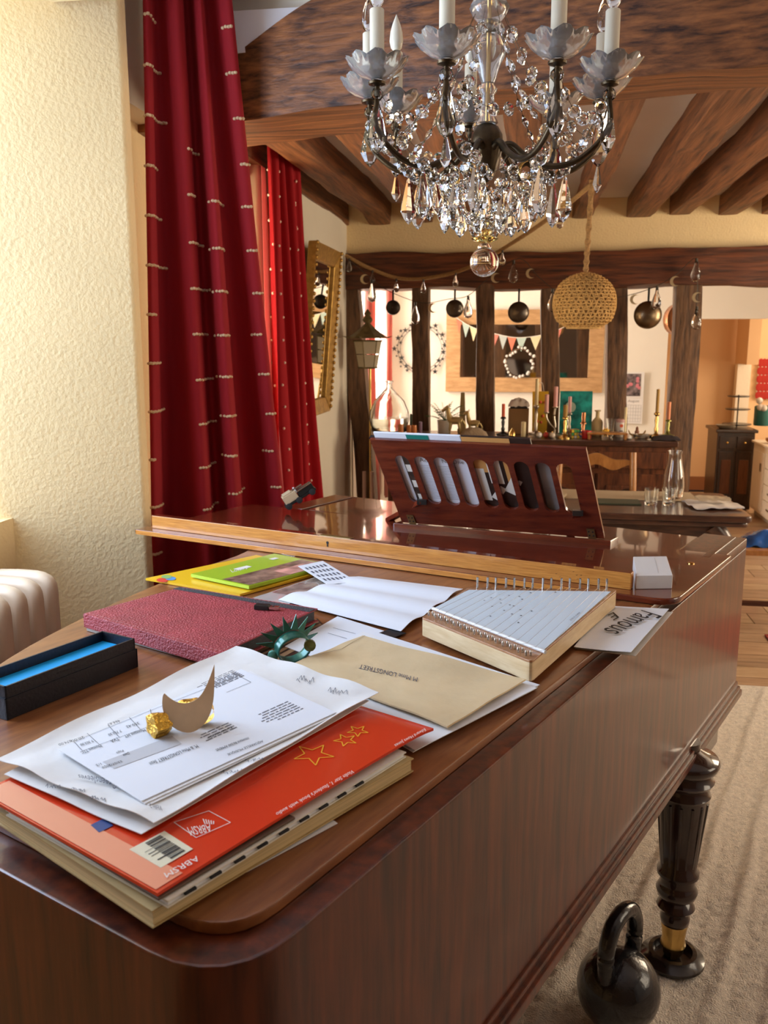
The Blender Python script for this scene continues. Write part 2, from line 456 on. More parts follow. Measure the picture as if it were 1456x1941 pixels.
def hewn(p0, p1, wx, hz, seg=14, amp=.012, sc=5.0, side=V((0, 0, 1)), seed=0.0, ring=5, taper=None):
    """a roughly squared timber from p0 to p1: wx across, hz along side"""
    p0, p1 = V(p0), V(p1); t = (p1 - p0); L = t.length; t.normalize()
    a = t.cross(side).normalized(); b = a.cross(t).normalized()
    vs, fs = [], []; per = []
    for e in range(4):
        for k in range(ring):
            q = k / ring
            c = [(-1, -1), (1, -1), (1, 1), (-1, 1)]
            x = c[e][0] + (c[(e + 1) % 4][0] - c[e][0]) * q; z = c[e][1] + (c[(e + 1) % 4][1] - c[e][1]) * q
            m = max(abs(x), abs(z)); rr = 1 - .05 * (abs(x * z)) ** 3
            per.append((x * rr, z * rr))
    n = len(per)
    for s in range(seg + 1):
        q = s / seg
        f = 1.0 if taper is None else taper(q)
        for (x, z) in per:
            p = p0 + t * (L * q) + a * (x * wx / 2 * f) + b * (z * hz / 2 * f)
            nn = mn.noise_vector(p * sc + V((seed, seed, seed))) * amp + mn.noise_vector(p * sc * .25 + V((seed, 3, 1))) * amp * 1.6
            vs.append(p + nn - t * nn.dot(t))
    for s in range(seg):
        for i in range(n):
            j = (i + 1) % n
            fs.append((s * n + i, s * n + j, (s + 1) * n + j, (s + 1) * n + i))
    fs.append(tuple(range(n))); fs.append(tuple(seg * n + i for i in range(n - 1, -1, -1)))
    return MB().add(vs, fs)

ce = struct('ceiling', MB().box((.9, .55, 2.68), (5.4, 5.3, .10)), CEIL)
ce2 = struct('ceiling', MB().box((1.0, 4.45, 2.47), (5.2, 3.2, .12)), CEIL)
struct('ceiling', MB().box((1.3, 7.9, 2.50), (5.6, 4.0, .10)), CEIL)
# big cross beam (its left end rises to a shoulder under the plaster)
bf0, bf1 = Zp(452, 227, 2.22), Zp(1456, 122, 2.22)
br0, br1 = Zp(459, 275, 2.22), Zp(1456, 174, 2.22)
df = (bf1 - bf0) / (bf1.x - bf0.x); dr = (br1 - br0) / (br1.x - br0.x)
NS = 140
sh0, sh1 = Yp(442, 104, 2.87), Yp(590, 0, 2.79)
def beampt(i, edge):
    q = i / NS; x = -1.34 + (3.3 + 1.34) * q
    f = bf0 + df * (x - bf0.x); r = br0 + dr * (x - br0.x)
    x2 = x + .06
    top = 2.66
    # the shoulder
    top = min(2.70, max(sh0.z, sh0.z + (sh1.z - sh0.z) * (x - sh0.x) / (sh1.x - sh0.x)))
    y0, y1 = f.y, r.y
    if x > .58: y1 = y0 + (br1.y - bf1.y)
    P = [(y0, 2.22), (y0, 2.22 + (top - 2.22) * .33), (y0, 2.22 + (top - 2.22) * .66), (y0, top), ((y0 + y1) / 2, top), (y1, top), (y1, (2.22 + top) / 2), (y1, 2.22), (y1 + (y0 - y1) * .33, 2.22), (y1 + (y0 - y1) * .66, 2.22)]
    yy, zz = P[edge]
    p = V((x, yy, zz))
    nn = mn.noise_vector(p * 4) * .012 + mn.noise_vector(p * 1.3) * .018 + mn.noise_vector(V((p.x * 3, p.y * 14, p.z * 14))) * .006
    return p + V((0, nn.y, nn.z))
vs = [beampt(i, e) for i in range(NS + 1) for e in range(10)]
fs = [(i * 10 + e, i * 10 + (e + 1) % 10, (i + 1) * 10 + (e + 1) % 10, (i + 1) * 10 + e) for i in range(NS) for e in range(10)]
fs += [tuple(range(10)), tuple(NS * 10 + e for e in range(9, -1, -1))]
bo = MB().add(vs, fs).build('cross_beam', OLDOAK, ce, angle=35)
bo['label'] = 'heavy rough hewn oak cross beam'
# plaster shoulder over the beam's end
struct('trim_1', MB().prism([(-1.3, 3.03), (-.30, 2.79), (-.30, 3.0), (-1.3, 3.2)], 2.30, 2.64), PLASTER2)
# joists
JPX = [640, 720, 805, 900, 997, 1103, 1210, 1292, 1380, 1472, 1570, 1670]
for k, px in enumerate(JPX):
    e = Yp(px, 431 if px > 1000 else 420, YT - .08)
    zj = 2.29 + .065
    wj = .125 + .02 * math.sin(k * 2.3)
    x = e.x
    hewn((x - .01, 2.86 - .25 * (x + .3), zj - .01), (x, YT - .02, zj), wj, .13, seg=16, amp=.012, seed=k * 3.1).build('joist', OLDOAKY, ce2, angle=35)
# timber partition: plaster above, lintel, posts
zt0, zt1 = Yp(900, 549, YT).z, Yp(900, 478, YT).z
pw = struct('wall_partition', MB().box((.95, YT + .06, (zt1 + 2.5) / 2), (4.7, .16, 2.5 - zt1 + .04)), PLASTER)
def lint(q): return 1.0
lb = hewn((-1.2, YT + .04, (zt0 + zt1) / 2), (3.3, YT + .04, (zt0 + zt1) / 2 - .01), .23, zt1 - zt0, seg=48, amp=.016, sc=4, seed=2).build('lintel_beam', LINTEL, pw, angle=35)
for k, (xa, ya, xb, yb, w_) in enumerate(((664, 545, 700, 960, .13), (799, 545, 800, 835, .115), (920, 545, 919, 835, .12), (1043, 545, 1042, 835, .115), (1168, 545, 1166, 835, .13), (1304, 540, 1281, 900, .165))):
    a, b = Yp(xa, ya, YT + .02), Yp(xb, yb, YT + .02)
    d = (b - a) / (a.z - b.z)
    a2, b2 = a - d * .03, a + d * (a.z)
    hewn(b2, a2, w_, .15, seg=18, amp=.008, sc=6, side=V((0, 1, 0)), seed=k * 5.0).build('timber_post', OLDOAKZ, pw, angle=35)
# ------------------------------------------------------------------ grand piano
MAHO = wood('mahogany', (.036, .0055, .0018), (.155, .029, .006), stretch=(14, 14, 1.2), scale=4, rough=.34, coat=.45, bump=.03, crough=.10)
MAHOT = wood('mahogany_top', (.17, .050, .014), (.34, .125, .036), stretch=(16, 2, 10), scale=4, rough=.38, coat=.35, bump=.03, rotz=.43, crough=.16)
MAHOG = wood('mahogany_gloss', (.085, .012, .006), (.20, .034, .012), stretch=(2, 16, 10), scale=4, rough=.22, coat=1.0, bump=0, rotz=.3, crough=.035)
HONEY = wood('honey_veneer', (.48, .17, .030), (.74, .33, .070), stretch=(3, 16, 60), scale=6, rough=.3, coat=.4, bump=.03, rotz=.3)
DARKLEG = mat('dark_turned_wood', (.028, .009, .006), rough=.2, coat=.8, var=.3, vscale=20)
R0 = V((-.222, .667, 0)); UU = V((.4186, .908, 0)).normalized(); VV = V((-UU.y, UU.x, 0))
def pp(u, v, z=0.0): return R0 + UU * u + VV * v + V((0, 0, z))
piano = thing('grand_piano', 'mahogany grand piano with folded lid flap, covered in papers and books', 'piano', pp(.95, .6, 0))
def rounded(pts, rad, n=6):
    out = []
    m = len(pts)
    for i, p in enumerate(pts):
        r = rad[i] if isinstance(rad, (list, tuple)) else rad
        p = V(p); a = V(pts[i - 1]); b = V(pts[(i + 1) % m])
        if r <= 0: out.append(p); continue
        da, db = (a - p), (b - p)
        r2 = min(r, da.length * .48, db.length * .48)
        A, B = p + da.normalized() * r2, p + db.normalized() * r2
        for k in range(n + 1):
            t = k / n
            out.append(A * (1 - t) ** 2 + p * (2 * t * (1 - t)) + B * t * t)
    return out
bent = [(1.98, 1.39), (1.50, 1.39), (1.38, 1.33), (1.28, 1.17), (1.14, 1.075), (.95, 1.05), (.774, 1.02), (.55, .96), (.33, .877), (.14, .76), (.01, .60), (-.035, .42)]
bl = [V((u, v, 0)) for u, v in bent]
bl = smoothline(bl, 4)
rimuv = [(p.x, p.y) for p in bl] + [(q.x, q.y) for q in rounded([V((-.035, .2, 0)), V((-.035, 0, 0)), V((.2, 0, 0))], [0, .115, 0])[:-1]] + [(1.98, 0)]
RIMZ, LIDZ = .986, 1.0
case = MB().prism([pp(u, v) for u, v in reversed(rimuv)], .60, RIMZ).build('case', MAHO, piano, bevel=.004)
# base moulding: stacked bands standing a little proud of the case
def offs(uv, d):
    n = len(uv); out = []
    for i in range(n):
        a, b = V(uv[i - 1] + (0,)), V(uv[(i + 1) % n] + (0,))
        t = (b - a).normalized(); nn = V((-t.y, t.x, 0))
        out.append((uv[i][0] + nn.x * d, uv[i][1] + nn.y * d))
    return out
cu = sum(p[0] for p in rimuv) / len(rimuv); sgn = 1
o1 = offs(rimuv, .01)
if max(p[0] for p in o1) < max(p[0] for p in rimuv): sgn = -1
for z0, z1, d in ((.588, .604, .006), (.578, .590, .014), (.560, .580, .020), (.548, .562, .012), (.535, .550, .002)):
    MB().prism([pp(u, v) for u, v in reversed(offs(rimuv, sgn * d))], z0, z1).build('base_moulding', MAHO, piano, bevel=.004)
# lid (main board) lying on the rim
lidc = [(.032, .035), (1.66, .030), (1.66, 1.37), (1.50, 1.37)]
inn = [(p[0], p[1]) for p in offs(rimuv, -sgn * .02)]
inn = [q for q in inn if q[0] > .004 and q[1] > .2 and q[0] < 1.62]
lid_uv = rounded([V((.004, .033, 0)), V((1.66, .030, 0)), V((1.66, 1.36, 0)), V((1.55, 1.36, 0))] + [V((a, b, 0)) for a, b in inn if a < 1.5] , [.07, 0, 0, 0] + [0] * 200, 6)
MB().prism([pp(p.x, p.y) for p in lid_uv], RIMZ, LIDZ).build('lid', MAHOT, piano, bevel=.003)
# inner rim top band: the light top of the case
# folded front flap
F0, F1 = Zp(255, 1003, 1.0155), Zp(1280, 1139, 1.0155)
F2 = Zp(1388, 1052, 1.0155); F3 = F0 + (F2 - F1)
for p in (F0, F1, F2, F3): p.z = 0
fl_pts = rounded([F0, F1, F2, F3], [.005, .05, .01, .01])
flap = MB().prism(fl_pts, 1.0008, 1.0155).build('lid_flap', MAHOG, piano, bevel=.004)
S0, S1 = Zp(287, 977, 1.052), Zp(1197, 1087, 1.052)
S0.z = S1.z = 0
sd = (S1 - S0).normalized(); sn = V((-sd.y, sd.x, 0))
rail = MB().prism([S0, S1, S1 + sn * .024, S0 + sn * .024], 1.0155, 1.052).build('lock_rail', HONEY, flap, bevel=.002)
MB().prism([S0 + sn * .001, S1 - sd * .002 + sn * .001, S1 - sd * .002 + sn * .023, S0 + sn * .023], 1.052, 1.0525).build('rail_top', MAHOG, flap)
# honey front edge band of the flap
MB().prism([F0 - sn * .0015 + sd * .004, S1 - sn * .012 , S1 - sn * .0, F0 + sd * .004 + sn * .004], 1.003, 1.0235)
e0, e1 = F0 + sd * .006, F0 + (F1 - F0) * .90
fd = (F1 - F0).normalized(); fn = V((-fd.y, fd.x, 0))
MB().prism([e0 - fn * .0022, e1 - fn * .0022, e1 + fn * .002, e0 + fn * .002], 1.0022, 1.0142).build('edge_band', HONEY, flap, bevel=.001)
kh = Zp(628, 1028, 1.034); kh.z = 0
t = (kh - S0).dot(sd); kc = S0 + sd * t - sn * .0006
kmb = MB()
M3 = Matrix((sd, V((0, 0, 1)), -sn)).transposed()
kmb.lathe([(.0035, -.0006), (.0035, .0006)], kc + V((0, 0, 1.037)), 10, M3).box(kc + V((0, 0, 1.031)), (.003, .0014, .009), math.atan2(sd.y, sd.x))
kmb.build('keyhole', INK, flap)
lp = S0 + sd * (t + .02)
MB().prism([lp - sd * .045 + sn * .002, lp + sd * .045 + sn * .002, lp + sd * .045 + sn * .020, lp - sd * .045 + sn * .020], 1.0525, 1.0535).build('lock_plate', mat('dull_brass', (.42, .30, .12), rough=.35, metal=.9), flap)
# right cheek and front blocks
for (u0, u1, v0, v1, z0, z1) in ((1.66, 1.98, .0, .115, .986, 1.012), (1.66, 1.98, 1.275, 1.39, .986, 1.000)):
    c = [pp(u0, v0), pp(u1, v0), pp(u1, v1), pp(u0, v1)]
    MB().prism(c, z0, z1).build('cheek', MAHO, piano, bevel=.004)
    MB().prism([pp(u0 + .02, v0 + .025), pp(u1 - .02, v0 + .025), pp(u1 - .02, v0 + .045), pp(u0 + .02, v0 + .045)], z1, z1 + .004).build('cheek_bead', MAHO, piano, bevel=.002)
# key slip platform behind the hinge
MB().prism([pp(1.675, .12), pp(1.95, .12), pp(1.95, 1.27), pp(1.675, 1.27)], .986, 1.006).build('desk_platform', MAHOG, piano, bevel=.003)
# small brass stud and a slot moulding on the flap's far end
st = Zp(1310, 1068, 1.0155); MB().lathe([(.008, 0), (.008, .002), (.004, .003)], st, 12).build('brass_stud', BRASS, flap)
# music desk
Bl, Br = Zp(762, 990, 1.03), Zp(1146, 1021, 1.03)
lean_best = None
for a in [x * .01 for x in range(0, 30)]:
    for b in [.18 + x * .01 for x in range(16)]:
        e = 0
        for base, tx, ty in ((Bl, 700, 838), (Br, 1110, 850)):
            p = base - UU * a + V((0, 0, b)); q = p - _o; c = q.dot(_fw)
            e += (728 + FPX * q.dot(_rt) / c - tx) ** 2 + (970.5 - FPX * q.dot(_up) / c - ty) ** 2
        if lean_best is None or e < lean_best[0]: lean_best = (e, a, b)
da_, db_ = lean_best[1], lean_best[2]
Tl, Tr = Bl - UU * da_ + V((0, 0, db_)), Br - UU * da_ + V((0, 0, db_))
desk = Sheet([Bl, Br, Tr, Tl])
NSL = 9
def desk_panel():
    bm = bmesh.new()
    # outline and slot loops filled with triangles, then extruded
    def loop(pts):
        vs = [bm.verts.new(p) for p in pts]
        return [bm.edges.new((vs[i], vs[(i + 1) % len(vs)])) for i in range(len(vs))]
    ed = loop([(0, 0, 0), (1, 0, 0), (1, 1, 0), (0, 1, 0)])
    for k in range(NSL):
        cu_ = .125 + k * (.885 - .125) / (NSL - 1); hw = .034; a, b = .27, .83
        pts = []
        asp = desk.lu / desk.lv
        for i in range(9):
            q = PI * i / 8; pts.append((cu_ + hw * math.cos(q), b + hw * asp * math.sin(q) - hw * asp, 0))
        for i in range(9):
            q = PI + PI * i / 8; pts.append((cu_ + hw * math.cos(q), a + hw * asp * math.sin(q) + hw * asp, 0))
        ed += loop(pts)
    bmesh.ops.triangle_fill(bm, use_beauty=True, use_dissolve=False, edges=ed)
    r = bmesh.ops.extrude_face_region(bm, geom=bm.faces[:])
    for v_ in [g for g in r['geom'] if isinstance(g, bmesh.types.BMVert)]: v_.co.z = 1
    bm.verts.ensure_lookup_table()
    for v_ in bm.verts:
        p = desk.P(v_.co.x, v_.co.y, 0); v_.co = p - desk.n * (.009 * v_.co.z)
    vs = [v_.co.copy() for v_ in bm.verts]; bm.verts.index_update()
    fs = [tuple(v_.index for v_ in f.verts) for f in bm.faces]
    bm.free()
    return MB().add(vs, fs)
dk = desk_panel().build('music_desk', MAHOG, piano, angle=35)
# tray the desk stands on, its two props and hinges
dd = (Br - Bl).normalized()
MB().prism([(Bl - dd * .02 + UU * .05), (Br + dd * .02 + UU * .05), (Br + dd * .02 - UU * .012), (Bl - dd * .02 - UU * .012)][::-1], 1.006, 1.0285).build('desk_tray', MAHOG, piano, bevel=.003)
for u0, pxb, pyb in ((.155, 738, 985), (.905, 1078, 1012)):
    top = desk.P(u0, .30, .004)
    bot = Zp(pxb, pyb, 1.016)
    q = (top - bot)
    MB().box((top + bot) / 2, (.020, .012, q.length + .01), M=q.to_track_quat('Z', 'Y').to_matrix()).build('desk_prop', MAHOG, dk, smooth=False)
    MB().box(top + V((0, 0, .0)), (.026, .018, .014)).build('prop_hinge', BLACKM, dk)
for u0 in (.06, .945):
    c = desk.P(u0, .035, .003)
    hm = MB(); hm.add([desk.P(u0 - .018, .0, .003), desk.P(u0 + .018, .0, .003), desk.P(u0 + .018, .11, .003), desk.P(u0 - .018, .11, .003)], [(0, 1, 2, 3)])
    hm.add([desk.P(u0 - .018, .0, .001), desk.P(u0 + .018, .0, .001), desk.P(u0 + .018, .11, .001), desk.P(u0 - .018, .11, .001)], [(3, 2, 1, 0)])
    hm.build('desk_hinge', mat('dull_brass', (0, 0, 0)), dk)
    sm = MB()
    for a in (-.009, .009):
        for b in (.035, .08): sm.lathe([(.0022, 0), (.0022, .0012)], desk.P(u0 + a, b, .003), 8, desk.n.to_track_quat('Z', 'Y').to_matrix())
    sm.build('hinge_screw', INK, dk)['kind'] = 'stuff'
# legs
def leg(c):
    c = V(c); c.z = 0
    pr = [(.030, .115), (.034, .12), (.036, .135), (.030, .15), (.040, .155), (.046, .165), (.040, .178), (.034, .185), (.046, .195), (.050, .21), (.044, .222), (.041, .23), (.041, .245), (.050, .252), (.050, .262), (.043, .27)]
    fl_ = [(.043, .27), (.052, .38), (.060, .46)]
    up = [(.060, .46), (.064, .468), (.060, .476), (.058, .49), (.066, .497), (.070, .505), (.064, .513), (.062, .525), (.074, .535), (.080, .55), (.074, .562), (.050, .570), (.032, .58), (.032, .60)]
    L = MB().lathe(pr + fl_[1:] + up[1:], c, 28, angle_fix=None) if False else MB().lathe(pr + up[-10:] if False else pr + [(.052, .38), (.060, .46)] + up[1:], c, 28)
    lo = L.build('leg', DARKLEG, piano, angle=50)
    fm = MB()
    for k in range(14):
        a = 2 * PI * k / 14
        d = V((math.cos(a), math.sin(a), 0))
        fm.tube([c + d * .0405 + V((0, 0, .285)), c + d * .0575 + V((0, 0, .452))], .0045, 6)
    fm.build('fluting', DARKLEG, lo)
    MB().lathe([(.024, .048), (.028, .05), (.031, .06), (.027, .075), (.030, .1), (.033, .118), (.028, .12)], c, 20).build('caster_ferrule', BRASS, lo)
    MB().box(c + V((.0, 0, .045)), (.016, .05, .03)).build('caster_fork', BRASS, lo)
    MB().lathe([(.021, -.011), (.025, -.009), (.025, .009), (.021, .011)], c + V((0, 0, .046)), 18, Matrix.Rotation(PI / 2, 3, 'X')).build('caster_wheel', mat('dark_brass', (.20, .13, .06), rough=.4, metal=.9), lo)
    return c
RUGZ = .014
LC = Zp(1299, 1826, RUGZ); LC2 = V((LC.x - .030, LC.y + .012, 0))
lc = leg(LC2); leg(pp(1.62, 1.24)); leg(pp(.30, .42))
cup = MB().lathe([(.02, RUGZ + .0005), (.075, RUGZ + .0005), (.078, RUGZ + .004), (.077, RUGZ + .010), (.062, RUGZ + .020), (.058, RUGZ + .026), (.048, RUGZ + .027), (.044, RUGZ + .010), (.001, RUGZ + .0095)], LC2, 32)
tag(cup.build('caster_cup', mat('black_bakelite', (.02, .014, .012), rough=.25, coat=.5)), 'dark round caster cup under the turned piano leg', 'caster cup')

MB().prism([pp(1.60, .012), pp(1.86, .012), pp(1.86, .075), pp(1.60, .075)], .462, .5352).build('leg_block', DARKLEG, piano, bevel=.006)
# music books standing on the desk, seen through its slots
def desk_book(name, label, u0, u1, v0, v1, off, th, m, n=6):
    s = Sheet([desk.P(u0, v0, -off), desk.P(u1, v0, -off), desk.P(u1, v1, -off), desk.P(u0, v1, -off)])
    t_ = thing(name, label, 'music book', desk.P((u0 + u1) / 2, v0, -off))
    s.build('cover', m, th, t_, (n, n), loc=wloc(t_))
    return t_, s
def split(mb, name, m, par):
    import itertools
    n = len(mb.v); idx = list(range(n))
    def fd_(i):
        while idx[i] != i: i = idx[i]
        return i
    for f in mb.f:
        for q in f[1:]: idx[fd_(q)] = fd_(f[0])
    groups = {}
    for f in mb.f: groups.setdefault(fd_(f[0]), []).append(f)
    for fs_ in groups.values():
        mp2 = {}; vs_ = []
        for f in fs_:
            for q in f:
                if q not in mp2: mp2[q] = len(vs_); vs_.append(mb.v[q])
        MB().add(vs_, [tuple(mp2[q] for q in f) for f in fs_]).build(name, m, par)
WHITEP = mat('white_paper', (.80, .82, .88), rough=.7)
CREAMP = mat('cream_paper', (.80, .76, .66), rough=.75)
TEAL = mat('teal_print', (.012, .20, .16), rough=.5)
ORANGEC = mat('orange_cover', (.62, .27, .06), rough=.4)
b1, s1 = desk_book('music_book', 'open white and teal music book on the piano desk', .02, .44, .03, 1.05, .0105, .006, WHITEP)
m1 = MB(); s1.rect(m1, .13, .04, .30, .13, .0008); s1.rect(m1, .38, .80, .64, .995, .0008); s1.rect(m1, .02, .3, .1, .9, .0008); split(m1, 'print', TEAL, b1)
m1 = MB(); s1.text(m1, 'EASY PIANO', .62, .055, .012, lift=.0014)
s1.text(m1, 'Ado', .44, .70, .020, lift=.0014); s1.text(m1, 'No One', .70, .70, .018, lift=.0014)
for k in range(22):
    s1.line(m1, [(.40, .66 - k * .018), (.60, .66 - k * .018)], .0011, .0012); s1.line(m1, [(.64, .66 - k * .018), (.86, .66 - k * .018)], .0011, .0012)
m1.build('print', mat('grey_print', (.25, .22, .20), rough=.7), b1)
m1 = MB(); s1.rect(m1, .24, .2, .36, .86, .0009); m1.build('print', mat('dark_photo', (.05, .03, .02), rough=.5, var=.6, vscale=50), b1)
m1 = MB(); s1.rect(m1, .25, .58, .345, .66, .0013); s1.rect(m1, .26, .40, .35, .48, .0013); s1.rect(m1, .27, .26, .35, .32, .0013); split(m1, 'print', CREAMP, b1)
b2, s2 = desk_book('music_book', 'orange and dark brown music book on the piano desk', .445, .76, .03, 1.05, .0105, .006, mat('dark_brown_cover', (.035, .018, .012), rough=.4, var=.3, vscale=20))
m2 = MB(); s2.rect(m2, .0, .86, .70, .997, .0008); s2.rect(m2, .0, .04, .22, .16, .0008); s2.rect(m2, .02, .62, .3, .84, .0008); s2.rect(m2, .52, .52, .62, .83, .0008); split(m2, 'print', mat('orange_print', (.66, .33, .10), rough=.45), b2)
m2 = MB(); s2.rect(m2, .02, .3, .20, .66, .0012); s2.rect(m2, .26, .5, .46, .82, .0012)
s2.add = None
s2.line(m2, [(.24, .32), (.42, .46)], .02, .0012); s2.line(m2, [(.50, .40), (.66, .56)], .03, .0012)
split(m2, 'print', CREAMP, b2)
m2 = MB()
for k, tx in enumerate(('Edvard L. Palmer', 'Morton Manus', 'Amanda Vick Lethco')): s2.text(m2, tx, .24, .125 - k * .032, .011, lift=.0014)
m2.build('print', mat('pale_print', (.8, .74, .62), rough=.6), b2)
b3, s3 = desk_book('music_folder', 'black folder behind the white music book on the desk', -.02, .20, .12, .97, .018, .012, mat('black_card', (.012, .013, .015), rough=.4))
b4, s4 = desk_book('music_book', 'thin grey music book behind the brown one on the desk', .66, .815, .05, .80, .018, .005, mat('grey_cover', (.30, .31, .30), rough=.5, var=.3, vscale=14))
# ------------------------------------------------------------------ things on the piano lid
def quad(px, z): return [Zp(x, y, z) for x, y in px]
def tq(mb, text, px, z, lift=.0006):          # lettering stretched over a quad on a level surface: baseline start, baseline end, top end, top start
    c = [Zp(x, y, z + lift) for x, y in px]
    vs, fs = textmesh(text)
    x0 = min(p[0] for p in vs); x1 = max(p[0] for p in vs); y1 = max(p[1] for p in vs); y0 = min(0, min(p[1] for p in vs))
    out = []
    for x, y in vs:
        u = (x - x0) / (x1 - x0); v = (y - y0) / (y1 - y0)
        out.append(c[0] * ((1 - u) * (1 - v)) + c[1] * (u * (1 - v)) + c[2] * (u * v) + c[3] * ((1 - u) * v))
    mb.add(out, fs)
def uvof(S, x, y):
    a, e1, e3 = S.c[0], S.c[1] - S.c[0], S.c[3] - S.c[0]
    p = Zp(x, y, a.z) - a
    d = e1.x * e3.y - e1.y * e3.x
    return ((p.x * e3.y - p.y * e3.x) / d, (e1.x * p.y - e1.y * p.x) / d)
def crumple(amp, sc, seed=0.0, edge=0.0):
    def f(u, v):
        e = max(0, (max(abs(u - .5), abs(v - .5)) - .3) / .2)
        return amp * (mn.noise(V((u * sc, v * sc, seed))) * .5 + .5) + edge * e * e
    return f
def paper(name, label, cat, px, z, m, th=.0008, curl=None, group=None, n=(12, 12), world=None):
    S = Sheet(world or quad(px, z), curl)
    if S.n.z < 0: S.n = -S.n
    t_ = thing(name, label, cat, (S.c[0] + S.c[2]) / 2 - V((0, 0, th)), group)
    S.build('sheet' if th < .003 else 'cover', m, th, t_, n)
    return t_, S
def para(S, mb, u, v, w, rows, dv, h=.0016, seed=1, lift=.0005):   # lines of tiny print: broken words
    rnd = random.Random(seed)
    for r in range(rows):
        x = u; e = u + w * rnd.uniform(.6, 1)
        while x < e:
            l = rnd.uniform(.004, .014) / S.lu
            S.rect(mb, x, v - r * dv, min(x + l, e), v - r * dv + h / S.lv, lift, 1)
            x += l + .0022 / S.lu
INK2 = mat('faded_ink', (.10, .10, .13), rough=.7)
BLUEW = mat('bluish_white_paper', (.80, .83, .90), rough=.65, bump=.05, bscale=14)
WHITE = mat('plain_white_paper', (.82, .83, .86), rough=.65)
YELLOWED = mat('yellowed_paper', (.62, .47, .24), rough=.8, var=.30, vscale=14, stretch=(.3, .3, 70))
KRAFT = mat('kraft_paper', (.70, .54, .32), rough=.75, var=.08, vscale=10, bump=.25, bscale=22)
REDC = mat('glossy_red_cover', (.72, .045, .010), rough=.25, coat=.6)
SALM = mat('salmon_print', (.86, .33, .20), rough=.3, coat=.4)

# --- the stack at the tail end, bottom to top
N_, E_ = Zp(292, 1722, 1.018), Zp(786, 1440, 1.018)
e1 = (E_ - N_).normalized(); e2 = V((-e1.y, e1.x, 0))
def slab(name, label, cat, near, right, width, z0, z1, m, pages=None, bev=.001):
    a, b = Zp(near[0], near[1], z1), Zp(right[0], right[1], z1)
    d = (b - a).normalized(); n = V((-d.y, d.x, 0))
    t_ = thing(name, label, cat, V(((a.x + b.x) / 2, (a.y + b.y) / 2, z0)))
    pts = [a, b, b + n * width, a + n * width]
    if pages:
        q = .0022; pi = [a + d * q + n * q, b - d * q + n * q, b - d * q + n * (width - q), a + d * q + n * (width - q)]
        MB().prism(pi, z0 + .0015, z1 - .0015).build('pages', pages, t_, smooth=False)
        MB().prism(pts, z1 - .0015, z1).build('cover', m, t_, smooth=False)
        MB().prism(pts, z0, z0 + .0015).build('back_cover', m, t_, smooth=False)
    else:
        MB().prism(pts, z0, z1).build('cover', m, t_, smooth=True, bevel=bev)
    return t_, [a, b, b + n * width, a + n * width]
paper('loose_sheet', 'white sheet poking out under the tan book at the piano tail', 'paper', [(468, 1652), (640, 1560), (520, 1480), (380, 1560)], 1.0015, WHITE)
slab('sketchbook', 'thick yellowed book at the bottom of the tail end stack', 'book', (288, 1727), (784, 1437), .285, 1.003, 1.021, mat('tan_cover', (.50, .36, .16), rough=.7, var=.15, vscale=20), YELLOWED)
t_, cc = slab('notebook', 'white notebook with black comb holes under the red booklet', 'notebook', (318, 1708), (770, 1425), .27, 1.0215, 1.029, CREAMP, WHITE)
for k in range(9):
    c = cc[0] + (cc[1] - cc[0]) * (.07 + k * .085)
    MB().box(c + V((0, 0, -.0035)) - e2 * .0002, (.013, .003, .0025), math.atan2(e1.y, e1.x)).build('comb_hole', INK, t_, smooth=False)
slab('exercise_book', 'dark brown thin book just below the red booklet', 'book', (300, 1703), (560, 1548), .28, 1.0295, 1.0325, mat('brown_card', (.12, .065, .04), rough=.6))
# red booklet, open face down
ZR = 1.0365
Rn, Re = Zp(298, 1693, ZR), Zp(822, 1375, ZR)
d1 = (Re - Rn).normalized(); d2 = V((-d1.y, d1.x, 0))
W_, Fc = Rn + d2 * .31, Re + d2 * .31
red, RS = paper('music_booklet', 'glossy red and salmon violin booklet lying face down', 'booklet', None, ZR, REDC, .0035, lambda u, v: .0035 * math.sin(PI * u) * .6 - .004 * max(0, (.12 - u) / .12) ** 2, n=(24, 8), world=[Fc, W_, Rn, Re])
mb = MB(); RS.rect(mb, .925, .02, .995, .985, .0006, 6); mb.build('print', SALM, red)
mb = MB()
tq(mb, "Violin Star 1, Student's book with audio", [(668, 1458), (522, 1540), (526, 1547), (672, 1465)], ZR + .0025, .001)
tq(mb, "Edward Huws Jones", [(804, 1379), (746, 1410), (751, 1416), (808, 1385)], ZR + .0005, .001)
tq(mb, "ABRSM", [(372, 1622), (310, 1655), (316, 1664), (381, 1629)], ZR + .001, .001)
tq(mb, "ABRSM", [(398, 1562), (354, 1568), (362, 1584), (402, 1576)], ZR + .002, .001)
for k in range(5): tq(mb, "I", [(386 + k * 5, 1552 + k), (384 + k * 5, 1552 + k), (388 + k * 4, 1562), (390 + k * 4, 1562)], ZR + .002, .001)
a = [uvof(RS, x, y) for x, y in ((330, 1562), (396, 1541), (437, 1563), (372, 1591))]
RS.line(mb, a, .0009, .0009, True)
mb.build('print', mat('white_print', (.85, .80, .74), rough=.4), red)['kind'] = 'stuff'
mb = MB()
def starpts(cx, cy, r, rot, sq=.52):
    return [(cx + (r if k % 2 == 0 else r * .42) * math.cos(rot + k * PI / 5), cy + sq * (r if k % 2 == 0 else r * .42) * math.sin(rot + k * PI / 5)) for k in range(10)]
for cx, cy, r, ro in ((678, 1388, 21, .3), (655, 1406, 23, .5), (594, 1434, 40, .2)):
    RS.line(mb, [uvof(RS, x, y) for x, y in starpts(cx, cy, r, ro)], .0014, .0009, True)
mb.build('print', mat('yellow_print', (.86, .48, .03), rough=.4), red)
